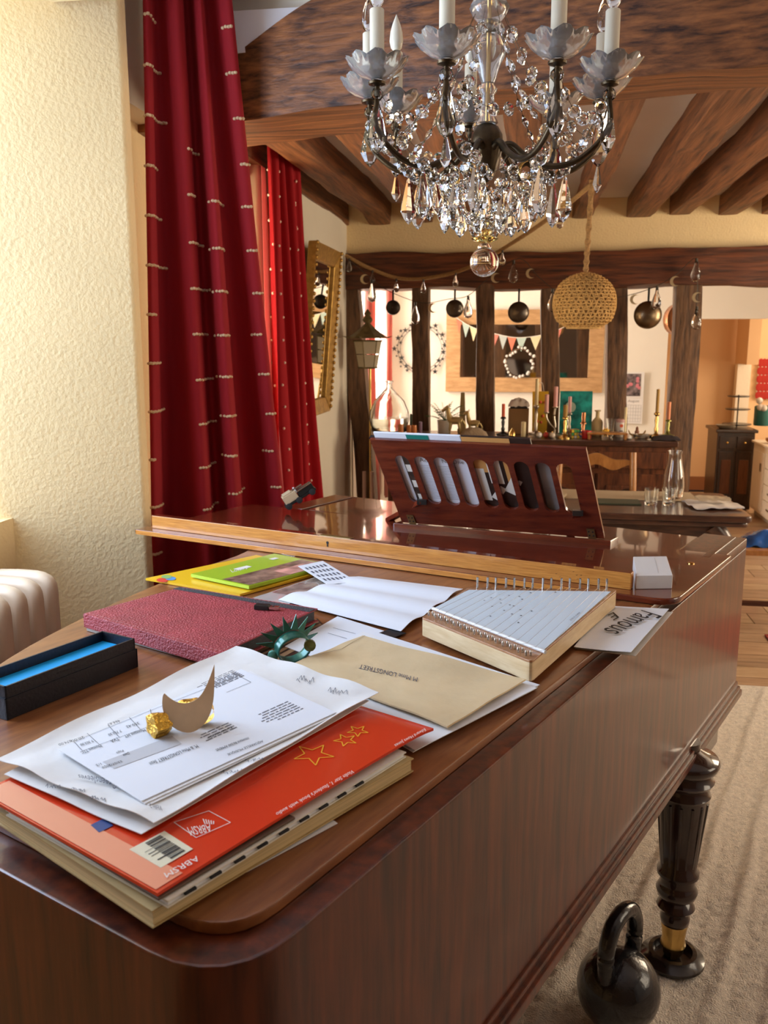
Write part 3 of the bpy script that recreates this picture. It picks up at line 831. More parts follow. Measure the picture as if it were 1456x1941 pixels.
mb = MB(); RS.rect(mb, *[q for p in (uvof(RS, 316, 1578), uvof(RS, 306, 1648)) for q in p][0:4], lift=.0009)
bq = [uvof(RS, x, y) for x, y in ((366, 1612), (305, 1647), (245, 1612), (312, 1578))]
mb = MB(); mb.add([RS.P(u, v, .0008) for u, v in bq], [(0, 1, 2, 3)]); mb.build('print', mat('barcode_paper', (.80, .74, .55), rough=.4), red)
mb = MB(); rnd = random.Random(4); x = .06
def bl_(q, s, t): return tuple(q[0][i] * (1 - s) * (1 - t) + q[1][i] * s * (1 - t) + q[2][i] * s * t + q[3][i] * (1 - s) * t for i in (0, 1))
while x < .92:
    w2 = rnd.choice((.012, .02, .035)); t0, t1 = .18, rnd.choice((.62, .62, .85))
    mb.add([RS.P(*bl_(bq, s_, t__), .0012) for s_, t__ in ((t0, x), (t1, x), (t1, x + w2), (t0, x + w2))], [(0, 1, 2, 3)])
    x += w2 + rnd.choice((.012, .02, .028))
mb.build('print', INK, red)
mb = MB(); mb.add([RS.P(*uvof(RS, x, y), .0009) for x, y in ((215, 1567), (188, 1580), (172, 1566), (198, 1553))], [(0, 1, 2, 3)]); mb.build('print', mat('blue_print', (.03, .07, .25), rough=.4), red)
# crumpled white sheets
def under(k): return crumple(.006, 2.4, k, .0)
s0, S0_ = paper('music_sheet', 'lowest crumpled white sheet on the red booklet', 'paper', [(700, 1330), (448, 1246), (8, 1470), (268, 1584)], 1.0400, mat('crumpled_paper', (.78, .77, .76), rough=.7, bump=.5, bscale=10), curl=crumple(.0032, 3.5, 2.0, 0), n=(26, 26))
sA, SA = paper('music_sheet', 'crumpled white music sheet with handwritten rhythms on the red booklet', 'paper', [(718, 1318), (448, 1230), (-6, 1446), (292, 1570)], 1.0445, mat('crumpled_paper', (0, 0, 0)), curl=lambda u, v: crumple(.0045, 3.0, 5.0)(u, v) + .006 * max(0, (max(abs(u - .5), abs(v - .5)) - .40) / .1) ** 2 * (.4 + .6 * math.sin(9 * u + 7 * v) ** 2), n=(26, 26))
mb = MB()
tq(mb, 'Greensleeves', [(220, 1476), (148, 1472 - 4), (150, 1476), (222, 1497)], 1.050)
tq(mb, 'Violin 2', [(306, 1527), (283, 1523), (285, 1531), (308, 1537)], 1.050)
rnd = random.Random(2)
for x0, y0, n_ in ((560, 1290, 6), (620, 1312, 6), (420, 1468, 7), (462, 1448, 7), (175, 1508, 5), (140, 1487, 5), (98, 1478, 4)):
    for k in range(n_):
        x = x0 + k * 6 + rnd.uniform(-2, 2); yy = y0 + k * 1.5 + rnd.uniform(-3, 3)
        pts = [(x, yy), (x + rnd.uniform(2, 6), yy - rnd.uniform(3, 7)), (x + rnd.uniform(3, 7), yy + rnd.uniform(1, 4))]
        SA.line(mb, [uvof(SA, *p) for p in pts], .0007, .0012)
mb.build('print', INK2, sA)['kind'] = 'stuff'
# invoices
for k, dx in enumerate((16, 8)):
    paper('invoice', ('lower' if k == 0 else 'middle') + ' white invoice sheet of the three under the crescent', 'paper', [(459 + dx, 1272 + k), (114 + dx, 1424 - k), (266 + dx, 1526 - k * 3), (640, 1354)], 1.0502 + k * .0012, WHITE)
sI, SI = paper('invoice', 'top white invoice sheet with printed table under the crescent', 'paper', [(457, 1268), (110, 1420), (268, 1518), (637, 1350)], 1.0528, BLUEW, n=(16, 12))
mb = MB()
ZI = 1.0530
tq(mb, 'M. & Mme LONGSTREET Sean', [(372, 1411), (282, 1445), (286, 1451), (377, 1416)], ZI)
tq(mb, 'Montant TTC', [(190, 1411), (152, 1425), (156, 1429), (194, 1415)], ZI)
tq(mb, 'TVA', [(223, 1397), (208, 1403), (212, 1408), (227, 1402)], ZI)
tq(mb, 'Montant HT', [(273, 1381), (234, 1394), (238, 1398), (277, 1385)], ZI)
tq(mb, 'Date', [(243, 1425), (232, 1430), (235, 1434), (246, 1429)], ZI)
tq(mb, 'Page', [(232, 1420), (219, 1425), (222, 1429), (235, 1424)], ZI)
tq(mb, '23/07/2020', [(230, 1441), (192, 1453), (195, 1457), (233, 1444)], ZI)
tq(mb, '1/2', [(190, 1446), (181, 1449), (184, 1453), (193, 1449)], ZI)
for tx, x, yy in (('9 303.00', 175, 1402), ('7 752.50', 228, 1383), ('20.00', 158, 1395), ('874.00', 134, 1402), ('466.67', 226, 1364), ('350.42', 262, 1368)):
    tq(mb, tx, [(x, yy), (x - 24, yy + 8), (x - 21, yy + 12), (x + 3, yy + 4)], ZI)
tq(mb, 'Totenergie', [(440, 1375), (392, 1398), (395, 1401), (443, 1379)], ZI)
tq(mb, 'AQUARELLE MUSIQUE', [(497, 1402), (430, 1428), (433, 1432), (500, 1406)], ZI)
tq(mb, 'montant 86200 AMIENS', [(470, 1397), (408, 1420), (411, 1424), (473, 1401)], ZI)
L_ = lambda *p: SI.line(mb, [uvof(SI, *q) for q in p], .0006, .0006)
L_((455, 1280), (140, 1406)); L_((140, 1406), (158, 1428)); L_((158, 1428), (292, 1378)); L_((165, 1390), (190, 1416)); L_((205, 1375), (228, 1402)); L_((245, 1360), (268, 1387)); L_((285, 1345), (292, 1378))
L_((440, 1275), (476, 1294), (430, 1314))
mb.build('print', INK, sI)['kind'] = 'stuff'
mb = MB(); para(SI, mb, .04, .10, .26, 7, .022, .0016, 3); para(SI, mb, .08, .80, .22, 6, .03, .0016, 4); para(SI, mb, .40, .68, .18, 4, .03, .0016, 6); mb.build('print', INK2, sI)['kind'] = 'stuff'
mb = MB(); mb.add([SI.P(*uvof(SI, x, y), .0004) for x, y in ((330, 1402), (350, 1420), (222, 1472), (198, 1455))], [(0, 1, 2, 3)]); mb.build('print', mat('grey_tint', (.55, .56, .60), rough=.7), sI)

# --- crescent ornament lying against its gold clip
zc_ = 1.0534
G = Zp(362, 1390, zc_); sc_ = mpp(G)
az = (G - _o); az.z = 0; az.normalize(); rx = V((az.y, -az.x, 0))
upv = (V((0, 0, 1)) + az * .25).normalized()
def cp(x, y): return G + rx * ((x - 362) * sc_) + upv * ((1390 - y) * sc_ * 1.02)
cpx = [(411.5, 1266), (410, 1300), (406, 1335), (397, 1362), (382, 1380), (362, 1388.5), (342, 1384), (325, 1371), (315, 1352), (311.5, 1335), (313, 1318), (316.5, 1312.5), (326, 1322), (340, 1331), (355, 1334), (370, 1331), (383, 1322), (394, 1306), (403, 1287)]
cr = thing('crescent_napkin_ring', 'cream crescent moon napkin ring with gold clasp on the invoices', 'napkin ring', G)
cpts = smoothline([cp(*p) for p in cpx[:12]], 4)[:-1] + smoothline([cp(*p) for p in cpx[11:]] + [cp(*cpx[0])], 4)[:-1]
MB().extrude(cpts, (upv.cross(rx)).normalized() * .0022 * (1 if upv.cross(rx).dot(az) > 0 else -1)).build('crescent', mat('pearl_cream', (.72, .52, .32), rough=.35, var=.12, vscale=30, coat=.2), cr, angle=30)
GOLD = mat('gold_leaf_metal', (.80, .46, .07), rough=.28, metal=.95, bump=.5, bscale=180)
rg = MB()
gc = G + az * .016 + upv * .016 + rx * .004
def ringpt(a, s): return gc + rx * (math.cos(a) * .026) + upv * (math.sin(a) * .0155) + az * (s * .018 - .004)
rg.grid(lambda u, v: ringpt(2 * PI * u * .98, v) + mn.noise_vector(ringpt(2 * PI * u, v) * 70) * .003, 40, 6, az * .001)
rg.build('ring', GOLD, cr)
ck = MB()
kc_ = G + rx * ((305 - 362) * sc_) + upv * .013 + az * .004
Mk = (-rx * .9 - az * .5).to_track_quat('Z', 'Y').to_matrix()
ck.lathe([(.009, -.014), (.014, -.005), (.0155, .004), (.0145, .011), (.010, .012), (.002, .009)], kc_, 30, Mk, scallop=5, amp=.16)
ck.build('clasp', GOLD, cr)

# --- black box with blue lining
bz = 1.050
bA, bB, bC = Zp(29, 1296, bz), Zp(259, 1210, bz), Zp(185, 1198, bz)
bd = (bB - bA).normalized(); bn = V((-bd.y, bd.x, 0)); bwid = max(.07, (bC - bB).dot(bn))
bA = bB - bd * .25
bx_ = thing('gift_box', 'long open black box with bright blue lining', 'box', V((bA.x, bA.y, 1.0005)))
BOXM = mat('navy_black_card', (.010, .011, .020), rough=.45, bump=.1, bscale=200)
def frame4(z0, z1, inset, t_w, mb):
    a = bA + bd * inset + bn * inset; L = .25 - 2 * inset; W = bwid - 2 * inset
    c = [a, a + bd * L, a + bd * L + bn * W, a + bn * W]
    for i in range(4):
        p, q = c[i], c[(i + 1) % 4]; e = (q - p).normalized(); n = V((-e.y, e.x, 0))
        mb.prism([p, q, q + n * t_w, p + n * t_w], z0, z1)
    return c
mb = MB(); frame4(1.0005, bz - .018, 0, .003, mb); c = frame4(1.0005, 1.004, .001, bwid / 2 - .002, mb)
mb.build('base', BOXM, bx_, smooth=False)
mb = MB(); frame4(bz - .019, bz, .0022, .003, mb); mb.build('collar', BOXM, bx_, smooth=False)
a = bA + bd * .006 + bn * .006
MB().prism([a, a + bd * .238, a + bd * .238 + bn * (bwid - .012), a + bn * (bwid - .012)], 1.0045, bz - .016).build('lining', mat('bright_blue', (.006, .38, .85), rough=.5), bx_, smooth=False)
a = bA + bd * .012 + bn * .012
MB().grid(lambda u, v: a + bd * (.10 * u) + bn * ((bwid - .03) * v) + V((0, 0, bz - .0155 + .012 * u * (1 - u) * 3)), 10, 4, V((0, 0, .0006))).build('tissue', mat('navy_tissue', (.008, .03, .06), rough=.3, coat=.5), bx_)

# --- burgundy folder, its companion, memory stick
slabpx = [(157, 1163), (416, 1239), (603, 1153), (345, 1112)]
fz = 1.034
fc = quad(slabpx, fz)
pf, PF = paper('magazine', 'grey ring binder lying beneath the burgundy folder', 'binder', [(164, 1190), (402, 1256), (590, 1170), (350, 1120)], 1.0065, mat('grey_plastic', (.34, .33, .30), rough=.35), .0055)
fo = thing('folder', 'burgundy leather document folder with dark elastic strap', 'folder', (fc[0] + fc[2]) / 2 - V((0, 0, .026)))
LEATH = mat('burgundy_leather', (.36, .045, .055), rough=.5, var=.15, vscale=25, bump=.6, bscale=260)
fd1 = [p - V((0, 0, .003)) for p in fc]
MB().hexa(fd1, fc).build('front_cover', LEATH, fo, bevel=.0015)
fb = [V((p.x, p.y, 1.0075)) for p in fc]; fbt = [p + V((0, 0, .003)) for p in fb]
MB().hexa(fb, fbt).build('back_cover', LEATH, fo, bevel=.001)
# spine side faces the viewer (first edge)
o_ = (fc[0] - fc[3]).normalized() * .003
MB().hexa([fb[0] + o_ * 0, fb[1] + o_ * 0, fb[1] - o_, fb[0] - o_], [fc[0], fc[1], fc[1] - o_, fc[0] - o_]).build('spine', LEATH, fo, bevel=.0015)
ins = lambda p, q: p + (q - p) * .03
ctr = (fc[0] + fc[2]) / 2
pg = [p + (ctr - p) * .035 for p in fc]
MB().hexa([V((p.x, p.y, 1.0110)) for p in pg], [V((p.x, p.y, fz - .0035)) for p in pg]).build('pages', mat('black_paper_edge', (.03, .025, .025), rough=.6, var=.5, vscale=90, stretch=(1, 1, 8)), fo, smooth=False)
FS = Sheet(fc); FS.n = V((0, 0, 1))
mb = MB(); FS.rect(mb, .93, 0, 1, 1, .0008, 8) if False else mb.grid(lambda u, v: FS.P(u, .90 + .07 * v, .0009), 12, 2, V((0, 0, -.0006)))
mb.build('strap', mat('grey_elastic', (.055, .05, .055), rough=.8, bump=.5, bscale=300), fo)
st_ = MB()
for (p, q) in (((.02, .03), (.98, .03)), ((.98, .03), (.98, .98)), ((.02, .03), (.02, .98)), ((.02, .98), (.98, .98))):
    k = 60
    for i in range(0, k, 2):
        A = (p[0] + (q[0] - p[0]) * i / k, p[1] + (q[1] - p[1]) * i / k); B = (p[0] + (q[0] - p[0]) * (i + 1) / k, p[1] + (q[1] - p[1]) * (i + 1) / k)
        FS.line(st_, [A, B], .0012, .0005)
st_.build('stitching', mat('pink_thread', (.60, .30, .30), rough=.8), fo)['kind'] = 'stuff'
ua = Zp(481, 1156, fz + .0007); ub = Zp(527, 1159, fz + .0007); ud = (ub - ua).normalized(); un = V((-ud.y, ud.x, 0)); ul = (ub - ua).length
us = thing('memory_stick', 'small black memory stick on the burgundy folder', 'memory stick', (ua + ub) / 2)
MB().prism([ua, ua + ud * ul * .6, ua + ud * ul * .6 + un * .017, ua + un * .017], fz + .0008, fz + .0098).build('body', mat('black_plastic', (.015, .016, .014), rough=.4), us, bevel=.0015)
MB().prism([ua + ud * ul * .6 + un * .0025, ub + un * .0025, ub + un * .0145, ua + ud * ul * .6 + un * .0145], fz + .0025, fz + .0075).build('plug', mat('steel', (.62, .60, .56), rough=.25, metal=1), us, bevel=.0005)
for k in (.3, .65):
    MB().prism([ua + ud * ul * .72 + un * (.0145 * k + .001), ua + ud * ul * .78 + un * (.0145 * k + .001), ua + ud * ul * .78 + un * (.0145 * k + .004), ua + ud * ul * .72 + un * (.0145 * k + .004)], fz + .0075, fz + .0077).build('contact_hole', INK, us, smooth=False)

# --- sheets in the middle
dp, DP = paper('photo_print', 'dark brown striped print half under the burgundy folder', 'print', [(602, 1172), (630, 1203), (520, 1262), (420, 1235)], 1.0022, mat('dark_stripe_print', (.045, .025, .018), rough=.35, coat=.3))
mb = MB()
for k in range(6): DP.line(mb, [(.05 + .15 * k, .02), (.12 + .15 * k, .98)], .006 + .003 * (k % 3), .0006)
mb.build('print', mat('tan_stripe', (.32, .20, .11), rough=.4), dp)
j1, J1 = paper('loose_sheet', 'white sheet sticking out beside the teal napkin ring', 'paper', [(640, 1168), (742, 1200), (640, 1262), (540, 1225)], 1.0035, BLUEW)
mb = MB(); J1.line(mb, [(.2, .3), (.9, .25)], .001, .0006); J1.line(mb, [(.25, .45), (.9, .42)], .001, .0006); tq(mb, 'vidéo', [(740, 1212), (728, 1208), (728, 1213), (740, 1217)], 1.0035); mb.build('print', INK2, j1)
j2, J2 = paper('folded_letter', 'large unfolded white sheet with two crease lines', 'paper', [(528, 1137), (760, 1197), (878, 1117), (680, 1093)], 1.0060, BLUEW, curl=lambda u, v: .006 * (abs(math.sin(3 * PI * v))) ** 1.5 + .001, n=(12, 24))
paper('dark_card', 'small dark card under the unfolded white sheet', 'card', [(708, 1203), (745, 1190), (770, 1200), (735, 1212)], 1.0045, mat('black_card', (0, 0, 0)))

# --- magazines at the back
yb, YS = paper('exercise_book', 'yellow exercise book with cartoon logo by the curtain', 'booklet', [(276, 1096), (455, 1126), (632, 1078), (486, 1052)], 1.0062, mat('yellow_cover', (.80, .47, .012), rough=.4, coat=.2), .005)
mb = MB()
for k, (cx, cy, r) in enumerate(((308, 1106, 9), (324, 1103, 8), (316, 1100, 8))):
    MB_ = MB(); MB_.add([YS.P(*uvof(YS, cx + r * math.cos(a * .5236) * 1.3, cy - 6 + r * .45 * math.sin(a * .5236)), .0006 + k * .0003) for a in range(12)], [tuple(range(12))])
    MB_.build('print', mat(('red_print', 'blue_logo_print', 'green_logo_print')[k], ((.7, .06, .04), (.1, .3, .6), (.25, .45, .15))[k], rough=.4), yb)
gm, GS = paper('magazine', 'lime green magazine lying on the yellow exercise book', 'magazine', [(362, 1090), (472, 1113), (626, 1070), (520, 1049)], 1.0142, mat('lime_cover', (.40, .58, .03), rough=.3, coat=.4), .0075, curl=lambda u, v: .003 * (1 - v) ** 2)
mb = MB(); GS.rect(mb, .52, .02, .98, .98, .0006, 6); mb.build('print', mat('photo_print', (.26, .16, .11), rough=.3, var=.7, vscale=45, coat=.3), gm)
mb = MB(); GS.rect(mb, .70, .5, .98, .97, .0009, 4); mb.build('print', mat('pink_photo', (.60, .30, .24), rough=.3, var=.5, vscale=30), gm)
mb = MB(); tq(mb, 'Printemps', [(530, 1052), (556, 1057), (561, 1053), (536, 1049)], 1.0145); tq(mb, 'Loisirs', [(440, 1085), (470, 1078), (464, 1074), (436, 1080)], 1.0155)
GS.rect(mb, .22, .34, .32, .50, .0008); GS.rect(mb, .18, .80, .26, .88, .0008); mb.build('print', mat('white_print', (0, 0, 0)), gm)
ps, PS = paper('plastic_sleeve', 'clear plastic sleeve holding a grey photo beside the magazine', 'plastic sleeve', [(470, 1138), (538, 1150), (660, 1101), (600, 1094)], 1.0036, mat('sleeve_plastic', (.55, .52, .48), rough=.15, coat=.8), .002, curl=crumple(.003, 4, 3))
mb = MB(); PS.rect(mb, .06, .30, .96, .96, .0006, 10); mb.build('print', mat('grey_photo', (.36, .29, .24), rough=.2, var=.6, vscale=25, coat=.8), ps)
cdx, CS = paper('picture_card', 'small white card printed with rows of tiny drawings', 'card', [(565, 1073), (620, 1098), (678, 1094), (612, 1063)], 1.0200, BLUEW, curl=lambda u, v: -.011 * u)
mb = MB()
for r in range(4):
    for c_ in range(6): CS.rect(mb, .14 + r * .2, .1 + c_ * .14, .24 + r * .2, .17 + c_ * .14, .0006, 1)
mb.build('print', INK2, cdx)

# --- envelope on its heap of sheets
for k, (dx, dy) in enumerate(((0, 0), (-7, 5), (3, -4), (-2, 2))):
    paper('document_sheet', ('lowest', 'second lowest', 'second highest', 'topmost')[k] + ' white sheet in the heap under the brown envelope', 'paper', [(1020 + dx, 1303 + dy), (690 + dx, 1196 + dy), (548 + dx, 1275 + dy), (790 + dx, 1422 + dy)], 1.0030 + k * .0022, WHITE if k % 2 else BLUEW, curl=crumple(.0022, 3, k))
en, ES = paper('envelope', 'brown kraft envelope with handwritten address', 'envelope', [(997, 1290), (688, 1207), (548, 1263), (848, 1380)], 1.0160, KRAFT, .0025, curl=crumple(.005, 3.2, 9), n=(24, 24))
mb = MB(); tq(mb, 'M Mme LONGSTREET', [(792, 1284), (683, 1259), (680, 1267), (790, 1292)], 1.0185)
mb.build('print', INK2, en)
mb = MB()
for k, tx in enumerate(('DESTINATAIRE', 'CS 83000 12', 'rue du Moulin')): tq(mb, tx, [(852 - k * 9, 1352 + k * 6), (792 - k * 9, 1330 + k * 6), (789 - k * 9, 1334 + k * 6), (850 - k * 9, 1356 + k * 6)], 1.0180)
ES.line(mb, [uvof(ES, 552, 1262), uvof(ES, 575, 1256), uvof(ES, 640, 1236), uvof(ES, 692, 1208)], .0009, .0008)
mb.build('print', mat('brown_print', (.20, .13, .07), rough=.8), en)
# --- folded news leaflet under the harp
paper('leaflet', 'folded white leaflet beneath the one with black lettering', 'leaflet', [(1090, 1229), (1205, 1243), (1276, 1160), (1150, 1150)], 1.0018, mat('newsprint', (.66, .62, .56), rough=.8))
lf, LS = paper('leaflet', 'white leaflet with big black lettering half under the lap harp', 'leaflet', [(1088, 1226), (1196, 1240), (1268, 1154), (1150, 1148)], 1.0060, WHITE, curl=lambda u, v: .004 * u * u * (1 - v))
mb = MB(); tq(mb, 'Famous', [(1216, 1156), (1142, 1193), (1182, 1207), (1256, 1168)], 1.0075, .003); tq(mb, 'E', [(1163, 1160), (1152, 1165), (1163, 1176), (1174, 1170)], 1.0065, .002); mb.build('print', INK, lf)

# --- lap harp
hz = 1.043
hp = quad([(800, 1170), (1008, 1254), (1171, 1117), (886, 1114)], hz)
hb = [V((p.x, p.y, 1.0085)) for p in hp]
lap = thing('lap_harp', 'pale wooden lap harp with tuning pins and a blue white chart', 'lap harp', V((sum(p.x for p in hp) / 4, sum(p.y for p in hp) / 4, 1.0085)))
hc = rounded([V((p.x, p.y, 0)) for p in hp], [.004, .012, .012, .004], 3)
MAPLE = wood('maple', (.62, .43, .22), (.78, .60, .36), stretch=(4, 4, 30), scale=4, rough=.45, coat=.2, bump=.02)
MB().prism(hc, 1.0085, hz - .004).build('body', MAPLE, lap, bevel=.0008)
MB().prism(hc, hz - .004, hz).build('soundboard', wood('harp_top', (.36, .16, .07), (.52, .27, .13), stretch=(4, 20, 20), scale=4, rough=.3, coat=.4), lap, bevel=.0008)
ch = quad([(822, 1153), (1030, 1232), (1158, 1121), (888, 1118)], hz + .0012)
CH = Sheet(ch); CH.n = V((0, 0, 1)) if CH.n.z > 0 else -CH.n * -1
CH.n = V((0, 0, 1))
chart = CH.build('chart_sheet', mat('pale_blue_paper', (.70, .80, .88), rough=.5, coat=.2), .0008, lap, (6, 6))
chart['label'] = 'pale blue note chart under the strings'
mb = MB()
for (x, yy) in ((905, 1147), (915, 1144), (928, 1150), (940, 1146), (955, 1152), (918, 1160), (930, 1157), (944, 1163), (960, 1158), (1003, 1125), (980, 1128), (992, 1136), (1008, 1134), (1025, 1131), (1030, 1140), (1050, 1133), (965, 1142), (970, 1150), (985, 1143), (1000, 1147), (1008, 1150), (1015, 1156), (1032, 1148), (920, 1175), (938, 1170), (952, 1178), (962, 1174), (967, 1183), (980, 1180), (968, 1192), (950, 1166), (1005, 1160), (1036, 1143)):
    u, v = uvof(CH, x, yy)
    mb.add([CH.P(u + .0021 / CH.lu * math.cos(a * PI / 4), v + .0021 / CH.lv * math.sin(a * PI / 4), .0006) for a in range(8)], [tuple(range(8))])
tq(mb, 'JOHN D. CURRIE', [(1083, 1177), (1101, 1162), (1098, 1160), (1079, 1175)], hz + .0018)
mb.build('print', INK, chart)
rod = [Zp(820, 1153, hz + .003), Zp(1034, 1236, hz + .003)]
MB().tube(rod, .0032, 10).build('bridge_rod', mat('white_plastic', (.85, .84, .82), rough=.35), lap)
PIN = mat('nickel_pin', (.55, .52, .48), rough=.22, metal=1)
pinm = MB().lathe([(.0022, 0), (.0022, .012), (.0019, .013), (.0024, .016), (.0024, .024), (.0012, .0245)], (0, 0, 0), 8).build('tuning_pin', PIN, lap, loc=(0, 0, 0))
NP = 15
bk0, bk1 = Zp(905, 1116, hz), Zp(1150, 1119, hz)
fr0, fr1 = Zp(813, 1167, hz), Zp(997, 1243, hz)
first = True
for k in range(NP):
    q = k / (NP - 1)
    p = bk0 + (bk1 - bk0) * (q + .008 * (k % 2)); f = fr0 + (fr1 - fr0) * q
    if first: pinm.location = p - wloc(lap); pinm.rotation_euler = (0, 0, .3); first = False
    else: inst(pinm, 'tuning_pin', lap, p, (0, 0, .3 * k))
    MB().lathe([(.0019, 0), (.0019, .008), (.001, .009)], f, 8).build('hitch_pin', PIN, lap) if k == 0 else None
    if k == 0: hitch = [o for o in COL.objects if o.name.startswith('hitch_pin')][0]; hme = hitch.data
    else:
        o = bpy.data.objects.new('hitch_pin', hme); COL.objects.link(o); o.parent = lap; o.location = f - fr0
    o = bpy.data.objects.new('hitch_pin', hme); COL.objects.link(o); o.parent = lap; o.location = f - fr0 + (fr1 - fr0).normalized() * .005 + V((.004, .004, 0))
    MB().tube([f + V((0, 0, .004)), rod[0] + (rod[1] - rod[0]) * q + V((0, 0, .0036)), p + V((0, 0, .006))], .00026, 4).build('string', PIN, lap)

# --- teal sun napkin ring
tg = Zp(556, 1256, 1.0045); tsc = mpp(tg)
taz = (tg - _o); taz.z = 0; taz.normalize(); trx = V((taz.y, -taz.x, 0))
tr = thing('sun_napkin_ring', 'teal painted metal napkin ring with pointed sun rays', 'napkin ring', tg)
TEALM = mat('teal_patina', (.022, .13, .095), rough=.35, metal=.3, var=.35, vscale=60, coat=.3)
tax = (taz * .85 - trx * .35 + V((0, 0, .25))).normalized()
ta = tax.cross(V((0, 0, 1))).normalized(); tb = ta.cross(tax).normalized()
if tb.z < 0: tb = -tb
tc = tg + V((0, 0, .027)) + trx * .0
def rp(a, s, r=.026): return tc + ta * (math.cos(a) * r * 1.15) + tb * (math.sin(a) * r) + tax * (s * .02 - .01)
MB().grid(lambda u, v: rp(2 * PI * u * .985, v), 36, 4, None).build('ring', TEALM, tr)
o = COL.objects[-1] if False else [q for q in tr.children if q.name.startswith('ring')][0]
md = o.modifiers.new('t', 'SOLIDIFY'); md.thickness = .0018
for k in range(8):
    a = PI * (.02 + k * .138)
    c0, c1 = rp(a - .24, 1.15, .026), rp(a + .24, 1.15, .026); tip = rp(a, 1.7, .049)
    MB().extrude([c0, tip, c1], tax * .0016).build('ray', TEALM, tr, smooth=False)
kn = tc - trx * .034 - V((0, 0, .014))
MB().lathe([(.004, -.007), (.009, -.004), (.007, .002), (.008, .007), (.003, .009)], kn, 14, taz.to_track_quat('Z', 'Y').to_matrix()).build('tip_bead', mat('light_teal', (.10, .33, .28), rough=.4, metal=.2), tr)
MB().lathe([(.003, -.006), (.010, -.002), (.010, .004), (.004, .008)], tc + trx * .028 + V((0, 0, .004)) - taz * .006, 12, taz.to_track_quat('Z', 'Y').to_matrix()).build('hub', mat('olive_patina', (.12, .13, .04), rough=.35, metal=.5, var=.4, vscale=80), tr)

# --- white box on the flap
wz = 1.0158
w0, w1 = Zp(1205, 1117, wz), Zp(1274, 1116, wz)
wd = (w1 - w0).normalized(); wn = (Zp(1197, 1046, wz + .03) - Zp(1204, 1090, wz + .03)).normalized()
wl = .175
wb = thing('carton', 'slim white cardboard carton on the piano flap', 'box', (w0 + w1) / 2 + wn * wl / 2)
MB().prism([w0, w1, w1 + wn * wl, w0 + wn * wl], wz, wz + .030).build('carton_lid', mat('white_carton', (.86, .85, .83), rough=.35, coat=.2), wb, bevel=.0015)
WS = Sheet([w0 + V((0, 0, .030)), w1 + V((0, 0, .030)), w1 + wn * wl + V((0, 0, .030)), w0 + wn * wl + V((0, 0, .030))]); WS.n = V((0, 0, 1))
mb = MB(); WS.line(mb, [(.62, .1), (.62, .9)], .0016, .0005); mb.build('print', mat('pale_grey_print', (.62, .61, .60), rough=.4), wb)
# --- toy truck propped at the back of the flap
tt = Zp(546, 966, 1.024); tsc = mpp(tt)
tr_ = thing('toy_truck', 'small cream and black toy truck tipped nose up behind the flap', 'toy truck', tt)
ax_ = (rx * .86 + V((0, 0, .52))).normalized(); nz_ = V((-ax_.x * ax_.z, -ax_.y * ax_.z, 1 - ax_.z ** 2)).normalized(); sy_ = nz_.cross(ax_)
Mt = Matrix((ax_, sy_, nz_)).transposed()
def tb_(name, c, d, m, par): return MB().box(tt + Mt @ V(c), d, M=Mt).build(name, m, par, bevel=.002)
chs = tb_('chassis', (.052, 0, .012), (.11, .035, .008), mat('black_plastic', (0, 0, 0)), tr_)
tb_('cab', (.026, 0, .030), (.046, .036, .026), mat('cream_plastic', (.62, .46, .28), rough=.4), tr_)
tb_('cab_roof', (.022, 0, .045), (.03, .034, .006), mat('cream_plastic', (0, 0, 0)), tr_)
tb_('windscreen', (.05, 0, .04), (.006, .03, .016), mat('white_plastic', (0, 0, 0)), tr_)
tb_('bed', (.078, 0, .026), (.052, .036, .020), mat('black_plastic', (0, 0, 0)), tr_)
tb_('side_rail', (.078, -.019, .036), (.05, .003, .004), mat('steel', (0, 0, 0)), tr_)
tb_('exhaust', (.058, -.012, .046), (.036, .006, .006), mat('steel', (0, 0, 0)), tr_)
for q in (.008, .045, .092):
    for s_ in (-1, 1):
        MB().lathe([(.005, -.004), (.010, -.003), (.010, .003), (.005, .004)], tt + Mt @ V((q, s_ * .019, .010)), 14, Mt @ Matrix.Rotation(PI / 2, 3, 'X')).build('wheel', mat('rubber', (.02, .02, .02), rough=.6), tr_)
# ------------------------------------------------------------------ curtains
REDCL = cloth('red_cotton', (.30, .002, .008), (.70, .01, .02), weight=.14)
TUFT = mat('cream_tuft', (.72, .50, .30), rough=.9, bump=.5, bscale=300)
def curtain(name, label, top, bot, ztop, zbot, folds, amp_t, amp_b, nrm, m, nu=110, nv=44, phase=0.0, bow=None, pinch=.12):
    top = [V(p) for p in top]; bot = [V(p) for p in bot]
    def P(s, t):                              # t: 0 top .. 1 bottom
        a = top[0] + (bot[0] - top[0]) * t; b = top[1] + (bot[1] - top[1]) * (t if bow is None else bow(t))
        p = a + (b - a) * s
        am = amp_t + (amp_b - amp_t) * t
        w_ = math.sin(2 * PI * folds * (s + .035 * math.sin(2 * PI * s * 1.7 + t * 1.2)) + phase)
        w_ = math.copysign(abs(w_) ** .7, w_)
        p = p + V(nrm) * (w_ * am + .010 * math.sin(9 * s + 5 * t))
        return V((p.x, p.y, ztop + (zbot - ztop) * t))
    t_ = thing(name, label, 'curtain', V(((bot[0].x + bot[1].x) / 2, (bot[0].y + bot[1].y) / 2, zbot)))
    MB().grid(P, nu, nv, V(nrm) * .0025).build('cloth', m, t_, angle=180)
    return t_, P
n1 = V((.45, -.89, 0))
c1t, C1P = curtain('curtain', 'nearer deep red floor length curtain with cream tufts', [Yp(272, 0, 2.62) , Yp(432, 0, 2.74)], [V((-1.225, 2.68, 0)), V((-.80, 3.13, 0))], 2.60, .05, 3.4, .034, .072, n1, REDCL, phase=.4)
